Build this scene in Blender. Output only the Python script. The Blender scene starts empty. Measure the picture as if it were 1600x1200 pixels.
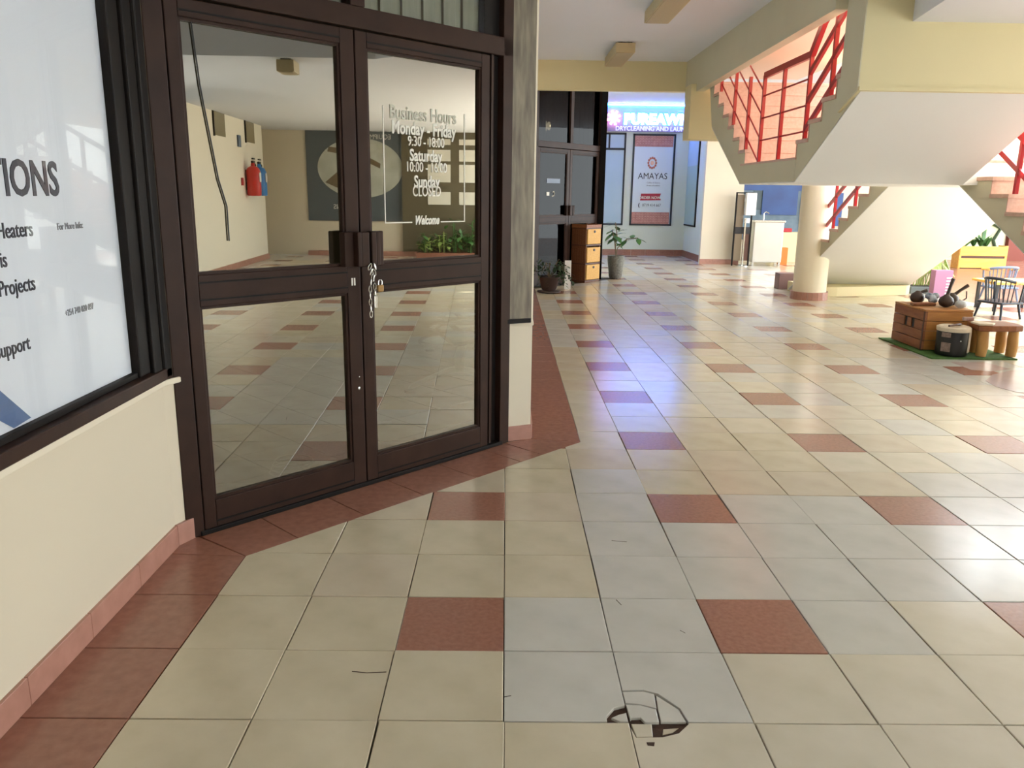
import bpy, bmesh, math, random
import numpy as np
from mathutils import Vector, Matrix
random.seed(7)
T = 0.34                       # one floor tile in metres; all layout numbers below are in tiles
SC = bpy.context.scene
COL = SC.collection
# ------------------------------------------------------------------ camera
Rv = (0.99988109, -0.00703321, 0.01372378)
Uv = (-0.0117105, 0.23273279, 0.97247021)
Fv = (0.01003356, 0.97251529, -0.23262275)
CP = (-0.02981971, -5.55663206, 4.08973752)
FPX = 1246.715
cam_d = bpy.data.cameras.new('camera'); cam = bpy.data.objects.new('camera', cam_d); COL.objects.link(cam)
cam_d.sensor_width = 36.0; cam_d.sensor_fit = 'HORIZONTAL'; cam_d.lens = 36.0 * FPX / 1600.0
cam_d.clip_start = 0.05; cam_d.clip_end = 200
M = Matrix(((Rv[0], Uv[0], -Fv[0], CP[0]*T), (Rv[1], Uv[1], -Fv[1], CP[1]*T), (Rv[2], Uv[2], -Fv[2], CP[2]*T), (0, 0, 0, 1)))
cam.matrix_world = M
SC.camera = cam
# ------------------------------------------------------------------ sky, sun, exposure
w = bpy.data.worlds.new('sky'); SC.world = w; w.use_nodes = True
bg = w.node_tree.nodes['Background']
bg.inputs[0].default_value = (0.90, 0.97, 1.0, 1); bg.inputs[1].default_value = 6.0
sun_d = bpy.data.lights.new('sun', 'SUN'); sun_d.energy = 22.0; sun_d.angle = math.radians(1.5); sun_d.color = (.97, .98, 1)
sun = bpy.data.objects.new('sun', sun_d); COL.objects.link(sun)
sun.rotation_euler = Vector((0.30, -0.12, -0.94)).to_track_quat('-Z', 'Y').to_euler()
SC.view_settings.view_transform = 'Standard'; SC.view_settings.look = 'None'
SC.view_settings.exposure = 0.66; SC.view_settings.gamma = 1.0; SC.view_settings.use_curve_mapping = False
SC.cycles.use_denoising = True
SC.cycles.max_bounces = 10; SC.cycles.diffuse_bounces = 6; SC.cycles.glossy_bounces = 5; SC.cycles.transparent_max_bounces = 12
SC.cycles.sample_clamp_indirect = 8.0

# ------------------------------------------------------------------ materials
def lin(c):
    return tuple(((v/255)/12.92 if v/255 <= .04045 else (((v/255)+.055)/1.055)**2.4) for v in c)
def mat(name, rgb, rough=.6, metal=0, var=.0, vscale=3.0, bump=0.0, bscale=60.0, rgb2=None, spec=.5, coat=0, detail=4, stretch=None, trans=0):
    m = bpy.data.materials.new(name); m.use_nodes = True
    nt = m.node_tree; b = nt.nodes['Principled BSDF']
    c = lin(rgb); b.inputs['Base Color'].default_value = (*c, 1)
    b.inputs['Roughness'].default_value = rough; b.inputs['Metallic'].default_value = metal
    b.inputs['Specular IOR Level'].default_value = spec
    if coat: b.inputs['Coat Weight'].default_value = coat; b.inputs['Coat Roughness'].default_value = .05
    tc = nt.nodes.new('ShaderNodeTexCoord'); src = tc.outputs['Object']
    if stretch:
        mp = nt.nodes.new('ShaderNodeMapping'); mp.inputs['Scale'].default_value = stretch
        nt.links.new(src, mp.inputs[0]); src = mp.outputs[0]
    if var or rgb2:
        n = nt.nodes.new('ShaderNodeTexNoise'); n.inputs['Scale'].default_value = vscale; n.inputs['Detail'].default_value = detail
        nt.links.new(src, n.inputs['Vector'])
        mr = nt.nodes.new('ShaderNodeMapRange'); mr.inputs[1].default_value = .3; mr.inputs[2].default_value = .7
        nt.links.new(n.outputs[0], mr.inputs[0])
        mx = nt.nodes.new('ShaderNodeMix'); mx.data_type = 'RGBA'
        c2 = lin(rgb2) if rgb2 else tuple(v*(1-var) for v in c)
        mx.inputs[6].default_value = (*c, 1); mx.inputs[7].default_value = (*c2, 1)
        nt.links.new(mr.outputs[0], mx.inputs[0]); nt.links.new(mx.outputs[2], b.inputs['Base Color'])
    if bump:
        n2 = nt.nodes.new('ShaderNodeTexNoise'); n2.inputs['Scale'].default_value = bscale; n2.inputs['Detail'].default_value = 3
        nt.links.new(src, n2.inputs['Vector'])
        bp = nt.nodes.new('ShaderNodeBump'); bp.inputs['Strength'].default_value = bump; bp.inputs['Distance'].default_value = .004
        nt.links.new(n2.outputs[0], bp.inputs['Height']); nt.links.new(bp.outputs[0], b.inputs['Normal'])
    return m
def emis(name, rgb, s):
    m = bpy.data.materials.new(name); m.use_nodes = True
    b = m.node_tree.nodes['Principled BSDF']; b.inputs['Base Color'].default_value = (*lin(rgb), 1)
    b.inputs['Emission Color'].default_value = (*lin(rgb), 1); b.inputs['Emission Strength'].default_value = s
    return m
def glassmat(name, refl, trans, tint=(1, 1, 1), gain=1.0):
    m = bpy.data.materials.new(name); m.use_nodes = True
    nt = m.node_tree; nt.nodes.remove(nt.nodes['Principled BSDF']); out = nt.nodes['Material Output']
    g = nt.nodes.new('ShaderNodeBsdfGlossy'); g.inputs['Roughness'].default_value = 0.0; g.inputs['Color'].default_value = (*tint, 1)
    t = nt.nodes.new('ShaderNodeBsdfTransparent'); t.inputs['Color'].default_value = (*[trans*v for v in tint], 1)
    mx = nt.nodes.new('ShaderNodeMixShader')
    lw_ = nt.nodes.new('ShaderNodeLayerWeight'); lw_.inputs['Blend'].default_value = .5
    mr = nt.nodes.new('ShaderNodeMath'); mr.operation = 'POWER'; mr.inputs[1].default_value = 4.0
    nt.links.new(lw_.outputs['Facing'], mr.inputs[0])
    ma = nt.nodes.new('ShaderNodeMath'); ma.operation = 'MULTIPLY_ADD'; ma.inputs[1].default_value = (1-refl)*gain; ma.inputs[2].default_value = refl
    nt.links.new(mr.outputs[0], ma.inputs[0])
    ge = nt.nodes.new('ShaderNodeNewGeometry'); iv = nt.nodes.new('ShaderNodeMath'); iv.operation = 'SUBTRACT'; iv.inputs[0].default_value = 1
    nt.links.new(ge.outputs['Backfacing'], iv.inputs[1])
    mu_ = nt.nodes.new('ShaderNodeMath'); mu_.operation = 'MULTIPLY'
    nt.links.new(ma.outputs[0], mu_.inputs[0]); nt.links.new(iv.outputs[0], mu_.inputs[1]); nt.links.new(mu_.outputs[0], mx.inputs[0])
    nt.links.new(t.outputs[0], mx.inputs[1]); nt.links.new(g.outputs[0], mx.inputs[2]); nt.links.new(mx.outputs[0], out.inputs[0])
    return m
WALL = mat('cream_wall_paint', (224, 214, 192), .7, var=.05, vscale=1.2, bump=.08, bscale=25)
WALLY = mat('yellow_cream_paint', (226, 214, 170), .7, var=.04, vscale=1.2, bump=.06, bscale=25)
WALLG = mat('pale_green_white_paint', (214, 220, 208), .7, var=.03)
CEIL = mat('ceiling_paint', (222, 225, 232), .85, var=.03, vscale=.8)
WHITEP = mat('white_soffit_paint', (234, 235, 232), .8, var=.04, vscale=.7)
GROUT = mat('dark_grout', (70, 62, 50), .9, bump=.3, bscale=200)
def tilemat(name, a, b, r=.20, **k): return mat(name, a, r, rgb2=b, vscale=k.pop('vs', 5), bump=.015, bscale=18, spec=.7, **k)
CR1 = tilemat('cream_ceramic', (206, 194, 168), (190, 178, 151))
CR2 = tilemat('light_cream_ceramic', (209, 199, 178), (196, 186, 163))
CR3 = tilemat('grey_white_ceramic', (201, 197, 186), (188, 184, 172))
CR4 = tilemat('warm_beige_ceramic', (204, 191, 168), (192, 178, 154))
TERRA = mat('terracotta_ceramic', (162, 112, 92), .25, rgb2=(146, 98, 80), vscale=60, bump=.03, bscale=120, spec=.8)
TERRAB = mat('terracotta_border_ceramic', (156, 108, 90), .22, rgb2=(142, 96, 80), vscale=30, bump=.02, bscale=90, spec=.5)
SKIRT = mat('skirting_tile', (182, 134, 118), .35, rgb2=(166, 120, 104), vscale=14)
FRAME = mat('dark_brown_aluminium', (58, 40, 32), .42, metal=.0, rgb2=(48, 33, 27), vscale=9, bump=.03, spec=.15)
BLACKF = mat('black_brown_frame', (27, 23, 21), .5, metal=.0, var=.2, vscale=6, spec=.15)
CLAD = mat('worn_grey_brown_cladding', (96, 86, 72), .5, metal=.2, rgb2=(134, 124, 104), vscale=7, stretch=(6, 6, .8), bump=.1, bscale=15)
GLASS = glassmat('tinted_reflective_glass', .38, .50, (.97, .95, .86))
CGLASS = glassmat('clear_glass', .05, .92)
DGLASS = glassmat('dark_glass', .012, .15, gain=.12)
VINYL = mat('white_vinyl', (222, 220, 208), .5)
POSTERW = mat('white_poster_vinyl', (222, 228, 236), .35, var=.02)
INK = mat('dark_navy_ink', (38, 40, 54), .4)
INKG = mat('grey_ink', (140, 142, 148), .5)
BLUEBAND = mat('blue_print', (82, 112, 156), .3, var=.15, vscale=20)
RED = mat('red_railing_paint', (160, 16, 24), .35, var=.08)
PINK = mat('pinkish_terrazzo', (212, 178, 160), .45, rgb2=(200, 162, 144), vscale=30)
STEPL = mat('light_terrazzo_nosing', (232, 208, 180), .5, var=.05)
TAN = mat('tan_shaded_paint', (206, 200, 174), .7, var=.04)  # cream darkened toward tan for the faces in shade
WHITE = mat('white_paint', (236, 234, 228), .5)
STEEL = mat('brushed_steel', (206, 204, 196), .3, metal=.7, var=.06, bump=.2, bscale=6)
CHROME = mat('chrome', (210, 210, 205), .2, metal=1)
BRASS = mat('brass', (158, 120, 62), .35, metal=.8, var=.15, vscale=40)
WICKS = mat('brown_wicker', (118, 70, 36), .6, rgb2=(92, 52, 26), vscale=60, bump=.6, bscale=150)
WICKY = mat('yellow_wicker', (216, 170, 92), .6, rgb2=(196, 148, 76), vscale=60, bump=.6, bscale=150)
WOOD = mat('golden_wood', (186, 130, 66), .5, rgb2=(160, 104, 50), vscale=5, stretch=(1, 6, 6), bump=.1)
WOODR = mat('reddish_wood', (150, 92, 52), .5, rgb2=(122, 70, 38), vscale=5, stretch=(6, 1, 6), bump=.1)
WOODL = mat('pale_log_wood', (206, 160, 96), .55, rgb2=(184, 136, 76), vscale=4, stretch=(3, 3, 1), bump=.1)
WOODY = mat('yellow_wood', (226, 176, 84), .45, rgb2=(212, 158, 66), vscale=4, stretch=(1, 6, 6))
WOODD = mat('dark_wood', (84, 46, 26), .5, var=.2)
BLACK = mat('black_paint', (22, 22, 22), .4, var=.2)
BLACKW = mat('black_blue_chair_paint', (34, 40, 52), .35, var=.1)
GREYB = mat('blue_grey_paint', (96, 112, 134), .45, var=.05)
GOURD = mat('dark_gourd', (70, 50, 40), .45, rgb2=(48, 34, 28), vscale=12, bump=.2)
TURF = mat('green_turf', (76, 118, 44), .9, rgb2=(54, 92, 32), vscale=60, bump=1, bscale=300)
HIDE = mat('pale_hide', (220, 205, 180), .7, var=.1)
LEAF = mat('green_leaf', (72, 118, 56), .45, rgb2=(50, 92, 40), vscale=10)
LEAFD = mat('dark_green_leaf', (52, 74, 40), .5, rgb2=(36, 56, 30), vscale=10)
LEAFP = mat('pale_green_leaf', (168, 186, 104), .5, rgb2=(134, 160, 80), vscale=10)
STEM = mat('brown_stem', (110, 90, 60), .7)
POTBR = mat('dark_brown_pot', (62, 44, 38), .5, var=.1)
POTG = mat('grey_woven_pot', (128, 126, 116), .7, rgb2=(92, 90, 82), vscale=40, bump=.6, bscale=60)
SOIL = mat('soil', (50, 38, 28), .9)
BLUEP = mat('deep_blue_panel', (44, 86, 150), .4, rgb2=(34, 66, 124), vscale=2)
SLATE = mat('slate_blue_tiles', (112, 134, 148), .4, rgb2=(88, 112, 128), vscale=6)
ORANGE = mat('orange_plastic', (226, 120, 40), .5)
REDP = mat('red_plastic', (180, 40, 50), .5)
SKYV = mat('pale_blue_window_film', (176, 198, 214), .3, rgb2=(164, 188, 206), vscale=1.5)
PATT = mat('pink_patterned_film', (190, 132, 122), .4, rgb2=(166, 108, 100), vscale=14)
BACKP = mat('mauve_signboard', (150, 140, 178), .5)
STRR = mat('red_brown_board', (158, 92, 84), .5)
NAVYP = mat('slate_poster', (84, 94, 100), .35, var=.05)
PHOTO1 = mat('poster_photo_pale', (204, 208, 198), .35, rgb2=(168, 170, 154), vscale=2.2)
PHOTO2 = mat('poster_photo_brown', (120, 104, 76), .35, rgb2=(92, 80, 60), vscale=3)
BLIND = mat('grey_green_blind_fabric', (150, 152, 132), .75, rgb2=(132, 134, 114), vscale=10, stretch=(4, 4, .5))
BLINDB = mat('blue_curtain_fabric', (72, 88, 112), .8, rgb2=(50, 64, 86), vscale=8, stretch=(8, 8, .5))
CABLE = mat('black_cable', (20, 18, 18), .5)
CABLEW = mat('pale_cable', (170, 160, 140), .5)
LBOX = mat('beige_light_housing', (196, 180, 140), .55, var=.05)
LDIF = mat('dull_diffuser', (176, 160, 126), .5, bump=.2, bscale=200)
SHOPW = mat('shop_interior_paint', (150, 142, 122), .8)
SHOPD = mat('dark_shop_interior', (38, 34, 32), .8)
EXTR = mat('extinguisher_red', (196, 44, 36), .3)
EXTB = mat('extinguisher_blue', (40, 120, 190), .3)
MESHG = mat('grey_mesh_seat', (176, 186, 188), .4, metal=.1, var=.1, vscale=120)
PLINE = mat('beige_threshold', (208, 200, 176), .6)
PURP = mat('mauve_carton', (150, 104, 130), .5)
GRAPH = mat('pale_green_mural', (206, 212, 176), .6, rgb2=(188, 200, 156), vscale=1)
REDBR = mat('red_brown_panel', (120, 52, 34), .6)
HOLE = mat('brown_mortar', (74, 50, 36), .95, rgb2=(54, 36, 26), vscale=40, bump=.5, bscale=80)
INLAY = tilemat('mauve_inlay_ceramic', (196, 176, 170), (182, 162, 156))
BEDSTONE = mat('planter_kerb', (150, 96, 76), .5, var=.1)

# ------------------------------------------------------------------ mesh builder
class MB:
    def __init__(s): s.v = []; s.f = []
    def add(s, vs, fs):
        n = len(s.v); s.v += [tuple(p) for p in vs]; s.f += [tuple(i+n for i in f) for f in fs]; return s
    def box(s, x0, x1, y0, y1, z0, z1):
        return s.add([(x0,y0,z0),(x1,y0,z0),(x1,y1,z0),(x0,y1,z0),(x0,y0,z1),(x1,y0,z1),(x1,y1,z1),(x0,y1,z1)],
                     [(0,3,2,1),(4,5,6,7),(0,1,5,4),(1,2,6,5),(2,3,7,6),(3,0,4,7)])
    def prism(s, poly, a, b, axis='z'):
        # poly counter-clockwise in (x,y) for z, (y,z) for x, (x,z) for y
        A = sum(poly[i][0]*poly[(i+1) % len(poly)][1]-poly[(i+1) % len(poly)][0]*poly[i][1] for i in range(len(poly)))
        if A < 0: poly = poly[::-1]
        n = len(poly)
        f3 = {'z': lambda p, t: (p[0], p[1], t), 'x': lambda p, t: (t, p[0], p[1]), 'y': lambda p, t: (p[0], t, p[1])}[axis]
        vs = [f3(p, a) for p in poly]+[f3(p, b) for p in poly]
        fs = [tuple(range(n-1, -1, -1)), tuple(range(n, 2*n))]+[(i, (i+1) % n, n+(i+1) % n, n+i) for i in range(n)]
        if axis == 'y': fs = [f[::-1] for f in fs]
        return s.add(vs, fs)
    def bar(s, p, q, w, h=None, up=(0, 0, 1)):
        h = h or w; p = Vector(p); q = Vector(q); d = (q-p).normalized(); up = Vector(up)
        if abs(d.dot(up)) > .98: up = Vector((0, 1, 0))
        a = d.cross(up).normalized(); b = a.cross(d).normalized(); vs = []
        for c in (p, q):
            for i, j in ((-1,-1),(1,-1),(1,1),(-1,1)): vs.append(c+a*i*w/2+b*j*h/2)
        return s.add(vs, [(0,1,2,3),(7,6,5,4),(0,4,5,1),(1,5,6,2),(2,6,7,3),(3,7,4,0)])
    def tube(s, pts, r, n=8, close=False):
        pts = [Vector(p) for p in pts]; rs = r if isinstance(r, (list, tuple)) else [r]*len(pts)
        vs = []; N = len(pts); pa = None
        for i, c in enumerate(pts):
            if close: d = pts[(i+1) % N]-pts[i-1]
            else: d = pts[min(i+1, N-1)]-pts[max(i-1, 0)]
            d.normalize()
            if pa is None:
                u = Vector((0, 0, 1)) if abs(d.z) < .9 else Vector((1, 0, 0)); a = d.cross(u).normalized()
            else: a = (pa-d*pa.dot(d)).normalized()
            pa = a; b = d.cross(a)
            for k in range(n):
                t = 2*math.pi*k/n; vs.append(c+(a*math.cos(t)+b*math.sin(t))*rs[i])
        fs = []
        for i in range(N if close else N-1):
            j = (i+1) % N
            for k in range(n): fs.append((i*n+k, i*n+(k+1) % n, j*n+(k+1) % n, j*n+k))
        if not close: fs += [tuple(range(n-1, -1, -1)), tuple((N-1)*n+k for k in range(n))]
        return s.add(vs, fs)
    def lathe(s, prof, c=(0, 0), n=24, cap=True, a0=0):
        vs = []; fs = []
        for r, z in prof:
            for k in range(n):
                t = 2*math.pi*k/n+a0; vs.append((c[0]+r*math.cos(t), c[1]+r*math.sin(t), z))
        for i in range(len(prof)-1):
            for k in range(n): fs.append((i*n+k, i*n+(k+1) % n, (i+1)*n+(k+1) % n, (i+1)*n+k))
        if cap: fs += [tuple(range(n-1, -1, -1)), tuple((len(prof)-1)*n+k for k in range(n))]
        return s.add(vs, fs)
    def ell(s, c, r, n=14, m=9):
        prof = [(max(math.sin(math.pi*i/m), .001), -math.cos(math.pi*i/m)) for i in range(m+1)]
        q = MB().lathe(prof, n=n); return s.add([(c[0]+x*r[0], c[1]+y*r[1], c[2]+z*r[2]) for x, y, z in q.v], q.f)
    def xf(s, M4):
        s.v = [tuple(M4 @ Vector(p)) for p in s.v]; return s
    def build(s, name, m, parent=None, bevel=0, smooth=False, loc=None, kind=None):
        me = bpy.data.meshes.new(name); me.from_pydata([(a*T, b*T, c*T) for a, b, c in s.v], [], s.f)
        ms = m if isinstance(m, (list, tuple)) else [m]
        for q in ms: me.materials.append(q)
        if getattr(s, 'mi', None): me.polygons.foreach_set('material_index', s.mi)
        if smooth:
            me.polygons.foreach_set('use_smooth', [True]*len(me.polygons))
            if hasattr(me, 'set_sharp_from_angle'): me.set_sharp_from_angle(angle=math.radians(40))
        me.update()
        o = bpy.data.objects.new(name, me); COL.objects.link(o)
        if parent: o.parent = parent
        if loc: o.location = [v*T for v in loc]
        if bevel:
            b = o.modifiers.new('bevel', 'BEVEL'); b.width = bevel*T; b.segments = 2; b.limit_method = 'ANGLE'; b.angle_limit = math.radians(40)
        if kind: o['kind'] = kind
        return o
def empty(name, loc=(0, 0, 0), rz=0, label=None, cat=None, group=None, kind=None):
    o = bpy.data.objects.new(name, None); COL.objects.link(o); o.empty_display_size = .1
    o.location = [v*T for v in loc]; o.rotation_euler = (0, 0, rz); tag(o, label, cat, group, kind); return o
def tag(o, label=None, cat=None, group=None, kind=None):
    if label: o['label'] = label
    if cat: o['category'] = cat
    if group: o['group'] = group
    if kind: o['kind'] = kind
    return o
def copy_tree(o, parent=None):
    c = o.copy(); COL.objects.link(c); c.parent = parent
    for ch in list(o.children): copy_tree(ch, c)
    return c
def S(name, m, kind='structure', **k):   # shorthand for boxes of the setting
    pass
def struct_box(name, m, *b, **k):
    o = MB().box(*b).build(name, m, **k)
    if not k.get('parent'): o['kind'] = 'structure'
    return o
def text(s, size, m, parent, M4, xs=1.0, bold=0.0, ext=.004, align='CENTER', name='lettering', shear=0):
    cu = bpy.data.curves.new(name, 'FONT'); cu.body = s; cu.size = size*T; cu.align_x = align; cu.extrude = ext*T; cu.offset = bold*T; cu.shear = shear
    cu.resolution_u = 3
    o = bpy.data.objects.new(name, cu); COL.objects.link(o)
    dg = bpy.context.evaluated_depsgraph_get(); dg.update()
    me = bpy.data.meshes.new_from_object(o.evaluated_get(dg)); bpy.data.objects.remove(o)
    L = Matrix(M4); L.translation = L.translation*T
    me.transform(L @ Matrix.Diagonal((xs, 1, 1, 1)))
    me.materials.clear(); me.materials.append(m)
    r = bpy.data.objects.new(name, me); COL.objects.link(r); r.parent = parent; return r
def frameM(o, xa, ya):   # matrix with x axis xa, y axis ya, origin o
    xa = Vector(xa).normalized(); ya = Vector(ya).normalized(); za = xa.cross(ya)
    return Matrix(((xa.x, ya.x, za.x, o[0]), (xa.y, ya.y, za.y, o[1]), (xa.z, ya.z, za.z, o[2]), (0, 0, 0, 1)))

# ================================================================== FLOOR
FX0, FX1, FY0, FY1 = -4.2, 40, -12, 51
floor = MB().box(-12, FX1+1, FY0, FY1, -1, -.035).build('floor', GROUT); floor['kind'] = 'structure'
# border of the cream field: x=-2.95 up to (-2.95,2.9), diagonal to (1.28,7.39), then x=1.28
BP = [(-2.97, -13), (-2.97, 2.91), (1.28, 7.39), (1.28, 29.6), (4.6, 33.4)]
def clip(poly, a, b):     # keep the right hand side of a->b
    out = []; dx, dy = b[0]-a[0], b[1]-a[1]
    def sd(p): return (p[0]-a[0])*dy-(p[1]-a[1])*dx
    for i in range(len(poly)):
        p, q = poly[i], poly[(i+1) % len(poly)]; sp, sq = sd(p), sd(q)
        if sp >= 0: out.append(p)
        if (sp >= 0) != (sq >= 0):
            t = sp/(sp-sq); out.append((p[0]+(q[0]-p[0])*t, p[1]+(q[1]-p[1])*t))
    return out
def proj(x, y, z=0):
    d = Vector((x-CP[0], y-CP[1], z-CP[2])); zz = d.dot(Vector(Fv))
    if zz < .3: return None
    return (800+FPX*d.dot(Vector(Rv))/zz, 600-FPX*d.dot(Vector(Uv))/zz)
def area_px(poly):
    ps = [proj(*p) for p in poly]
    if any(p is None for p in ps): return 0
    cx = sum(p[0] for p in ps)/len(ps); cy = sum(p[1] for p in ps)/len(ps)
    if not (-60 < cx < 1660 and 0 < cy < 1290): return 0
    return abs(sum(ps[i][0]*ps[(i+1) % len(ps)][1]-ps[(i+1) % len(ps)][0]*ps[i][1] for i in range(len(ps))))/2
def inset(poly, g):
    cx = sum(p[0] for p in poly)/len(poly); cy = sum(p[1] for p in poly)/len(poly); out = []
    n = len(poly)
    A = sum(poly[i][0]*poly[(i+1) % n][1]-poly[(i+1) % n][0]*poly[i][1] for i in range(n)); s = 1 if A > 0 else -1
    for i in range(n):
        p0, p1, p2 = poly[i-1], poly[i], poly[(i+1) % n]
        a = Vector((p1[0]-p0[0], p1[1]-p0[1])); b = Vector((p2[0]-p1[0], p2[1]-p1[1]))
        if a.length < 1e-6 or b.length < 1e-6: out.append(p1); continue
        a.normalize(); b.normalize(); na = Vector((-a.y, a.x))*s; nb = Vector((-b.y, b.x))*s
        m = na+nb
        if m.length < 1e-3: out.append(p1); continue
        m = m/m.length; k = g/max(m.dot(na), .3); out.append((p1[0]+m.x*k, p1[1]+m.y*k))
    return out
def tile_mb(poly, g=.005, ch=.006, z=0, mb=None):
    mb = mb or MB(); P0 = inset(poly, g); P1 = inset(poly, g+ch); n = len(poly)
    A = sum(P0[i][0]*P0[(i+1) % n][1]-P0[(i+1) % n][0]*P0[i][1] for i in range(n))
    if A < 0: P0 = P0[::-1]; P1 = P1[::-1]
    vs = [(p[0], p[1], z-.034) for p in P0]+[(p[0], p[1], z-ch*.7) for p in P0]+[(p[0], p[1], z) for p in P1]
    fs = [tuple(range(n-1, -1, -1))]
    for r in (0, 1): fs += [(r*n+i, r*n+(i+1) % n, (r+1)*n+(i+1) % n, (r+1)*n+i) for i in range(n)]
    fs.append(tuple(range(2*n, 3*n))); return mb.add(vs, fs)
creams = [CR1, CR2, CR3, CR4]
tiles = []
def hue(i, j):   # patches of greyer and yellower batches, as laid
    v = math.sin(i*.9+j*.35)+math.sin(j*.8-i*.4+1.3); random.seed(i*131+j*17); r = random.random()
    if 1 <= i <= 6 and 2 <= j <= 4: return 2
    if i in (0, 1, 2) and j in (0, 1): return 1 if i == 2 else 2
    if i >= 1 and j in (0, -1): return 1
    if i <= 0 and j <= 6 and not (i == -2 and j == 4): return 0 if r < .7 else 3
    if v > .5: return 2 if r < .75 else 1
    if v < -.7: return 0 if r < .6 else 3
    return 1 if r < .5 else (3 if r < .75 else 2)
for i in range(-3, 40):
    for j in range(-12, 51):
        q = [(i, j), (i+1, j), (i+1, j+1), (i, j+1)]
        if i == 0 and j == 0: q = None
        if (i, j) in ((0, 0), (1, 0), (1, -1)): continue
        if j < 2: p = clip(q, BP[0], BP[1])
        elif j <= 7 and i < 1: p = clip(clip(q, BP[0], BP[1]) if j < 3 else q, BP[1], BP[2])
        elif i == 1 and j == 7:
            p = [(1.28, 7.39), (1.28, 8), (2, 8), (2, 7), (1, 7), (1, 7.1)]
        elif i <= 1 and j >= 8 and j < 29: p = clip(q, BP[2], BP[3])
        elif j >= 29 and j < 35: p = clip(clip(q, BP[3], BP[4]), (1.28, -9), (1.28, 90))
        else: p = q
        if j > 34 and i < 4: continue
        if not p or len(p) < 3: continue
        A = abs(sum(p[k][0]*p[(k+1) % len(p)][1]-p[(k+1) % len(p)][0]*p[k][1] for k in range(len(p))))/2
        if A < .02: continue
        red = (i % 3 == 2 and j % 3 == 1)
        tiles.append((area_px(p), i, j, p, red))
tiles.sort(key=lambda t: -t[0])
shared = {}
def place_tile(name, poly, m, jit=.004):
    x0 = min(p[0] for p in poly); y0 = min(p[1] for p in poly)
    key = (name, m.name, tuple((round(p[0]-x0, 3), round(p[1]-y0, 3)) for p in poly))
    if key not in shared:
        o = tile_mb([(p[0]-x0, p[1]-y0) for p in poly]).build(name, m); shared[key] = o.data
    else:
        o = bpy.data.objects.new(name, shared[key]); COL.objects.link(o)
    o.parent = floor
    o.location = ((x0+random.uniform(-jit, jit))*T, (y0+random.uniform(-jit, jit)*1.2)*T, random.uniform(-.0035, .0035)*T)
    o.rotation_euler = (random.uniform(-.001, .001), random.uniform(-.001, .001), random.uniform(-.003, .003))
    return o
NP = 240
for a, i, j, p, red in tiles[:NP]:
    m = TERRA if red else creams[hue(i, j)]
    random.seed(i*77+j*31+5)
    place_tile('terracotta_tile' if red else 'cream_tile', p, m)
rest = MB(); rest.mi = []
for a, i, j, p, red in tiles[NP:]:
    n0 = len(rest.f); tile_mb(p, mb=rest, ch=.008)
    rest.mi += [4 if red or (i >= 19 and j >= 24) else hue(i, j)]*(len(rest.f)-n0)
rest.build('distant_tiles', creams+[TERRA], floor, kind='stuff')
# the broken tile and its neighbours
def shard(name, poly, m, g=.004, z=0):
    return tile_mb(poly, g=g, ch=.004, z=z).build(name, m, floor)
arc = [(1.002, .413), (1.183, .424), (1.299, .372), (1.441, .176), (1.472, .006)]
shard('cream_tile', [(1, 1), (1, .413)]+arc[1:]+[(2, 0), (2, 1)], CR3)
shard('tile_shard', [(1.002, .405), (1.18, .415), (1.27, .378), (1.255, .18), (1.125, .235), (1.004, .25)], CR3, .003, -.004)
shard('tile_shard', [(1.277, .372), (1.437, .174), (1.465, .01), (1.252, .01), (1.258, .175)], CR3, .005, -.006)
shard('tile_shard', [(1.004, .235), (1.125, .228), (1.250, .172), (1.244, .004), (1.125, .004), (1.10, .06), (1.03, .055), (1.012, .03)], CR3, .004, -.004)
shard('tile_shard', [(1.012, -.012), (1.18, -.012), (1.163, -.17), (1.03, -.175)], CR2, .003, -.006)
shard('tile_shard', [(1.26, -.05), (1.40, -.035), (1.33, -.10), (1.24, -.13)], CR4, .004, -.022)
shard('cream_tile', [(1, -1), (2, -1), (2, 0), (1.467, 0), (1.467, -.018), (1.367, -.128), (1.233, -.175), (1.163, -.178), (1.03, -.182), (1, -.06)], CR2)
shard('cream_tile', [(0, 0), (.829, 0), (.829, .062), (.906, .178), (1, .213), (1, 1), (0, 1)], CR3)
shard('tile_shard', [(.93, .01), (.998, .01), (.998, .13), (.93, .105), (.86, .06)], CR3, .004, -.006)
MB().box(.8, 1.5, -.2, .25, -.036, -.028).build('exposed_mortar', HOLE, floor)
MB().prism([(1.096, -.243), (1.161, -.242), (1.148, -.286), (1.1, -.279)], 0, .0015).build('chip_mark', HOLE, floor)
MB().tube([(1.268, .276, .0), (1.262, .22, .0), (1.255, .18, .0)], .004, 4).build('crack', HOLE, floor)
for pts in ([(-1.33, .66, 0), (-1.2, .64, 0), (-1.03, .655, 0)], [(1.30, 3.42, 0), (1.40, 3.40, 0), (1.48, 3.385, 0)], [(.0, .31, 0), (.06, .33, 0)], [(1.16, 1.97, 0), (1.2, 1.86, 0)], [(1.7, 1.38, 0), (1.74, 1.33, 0)]):
    MB().tube(pts, .004, 4).build('scratch', HOLE, floor)
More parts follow.
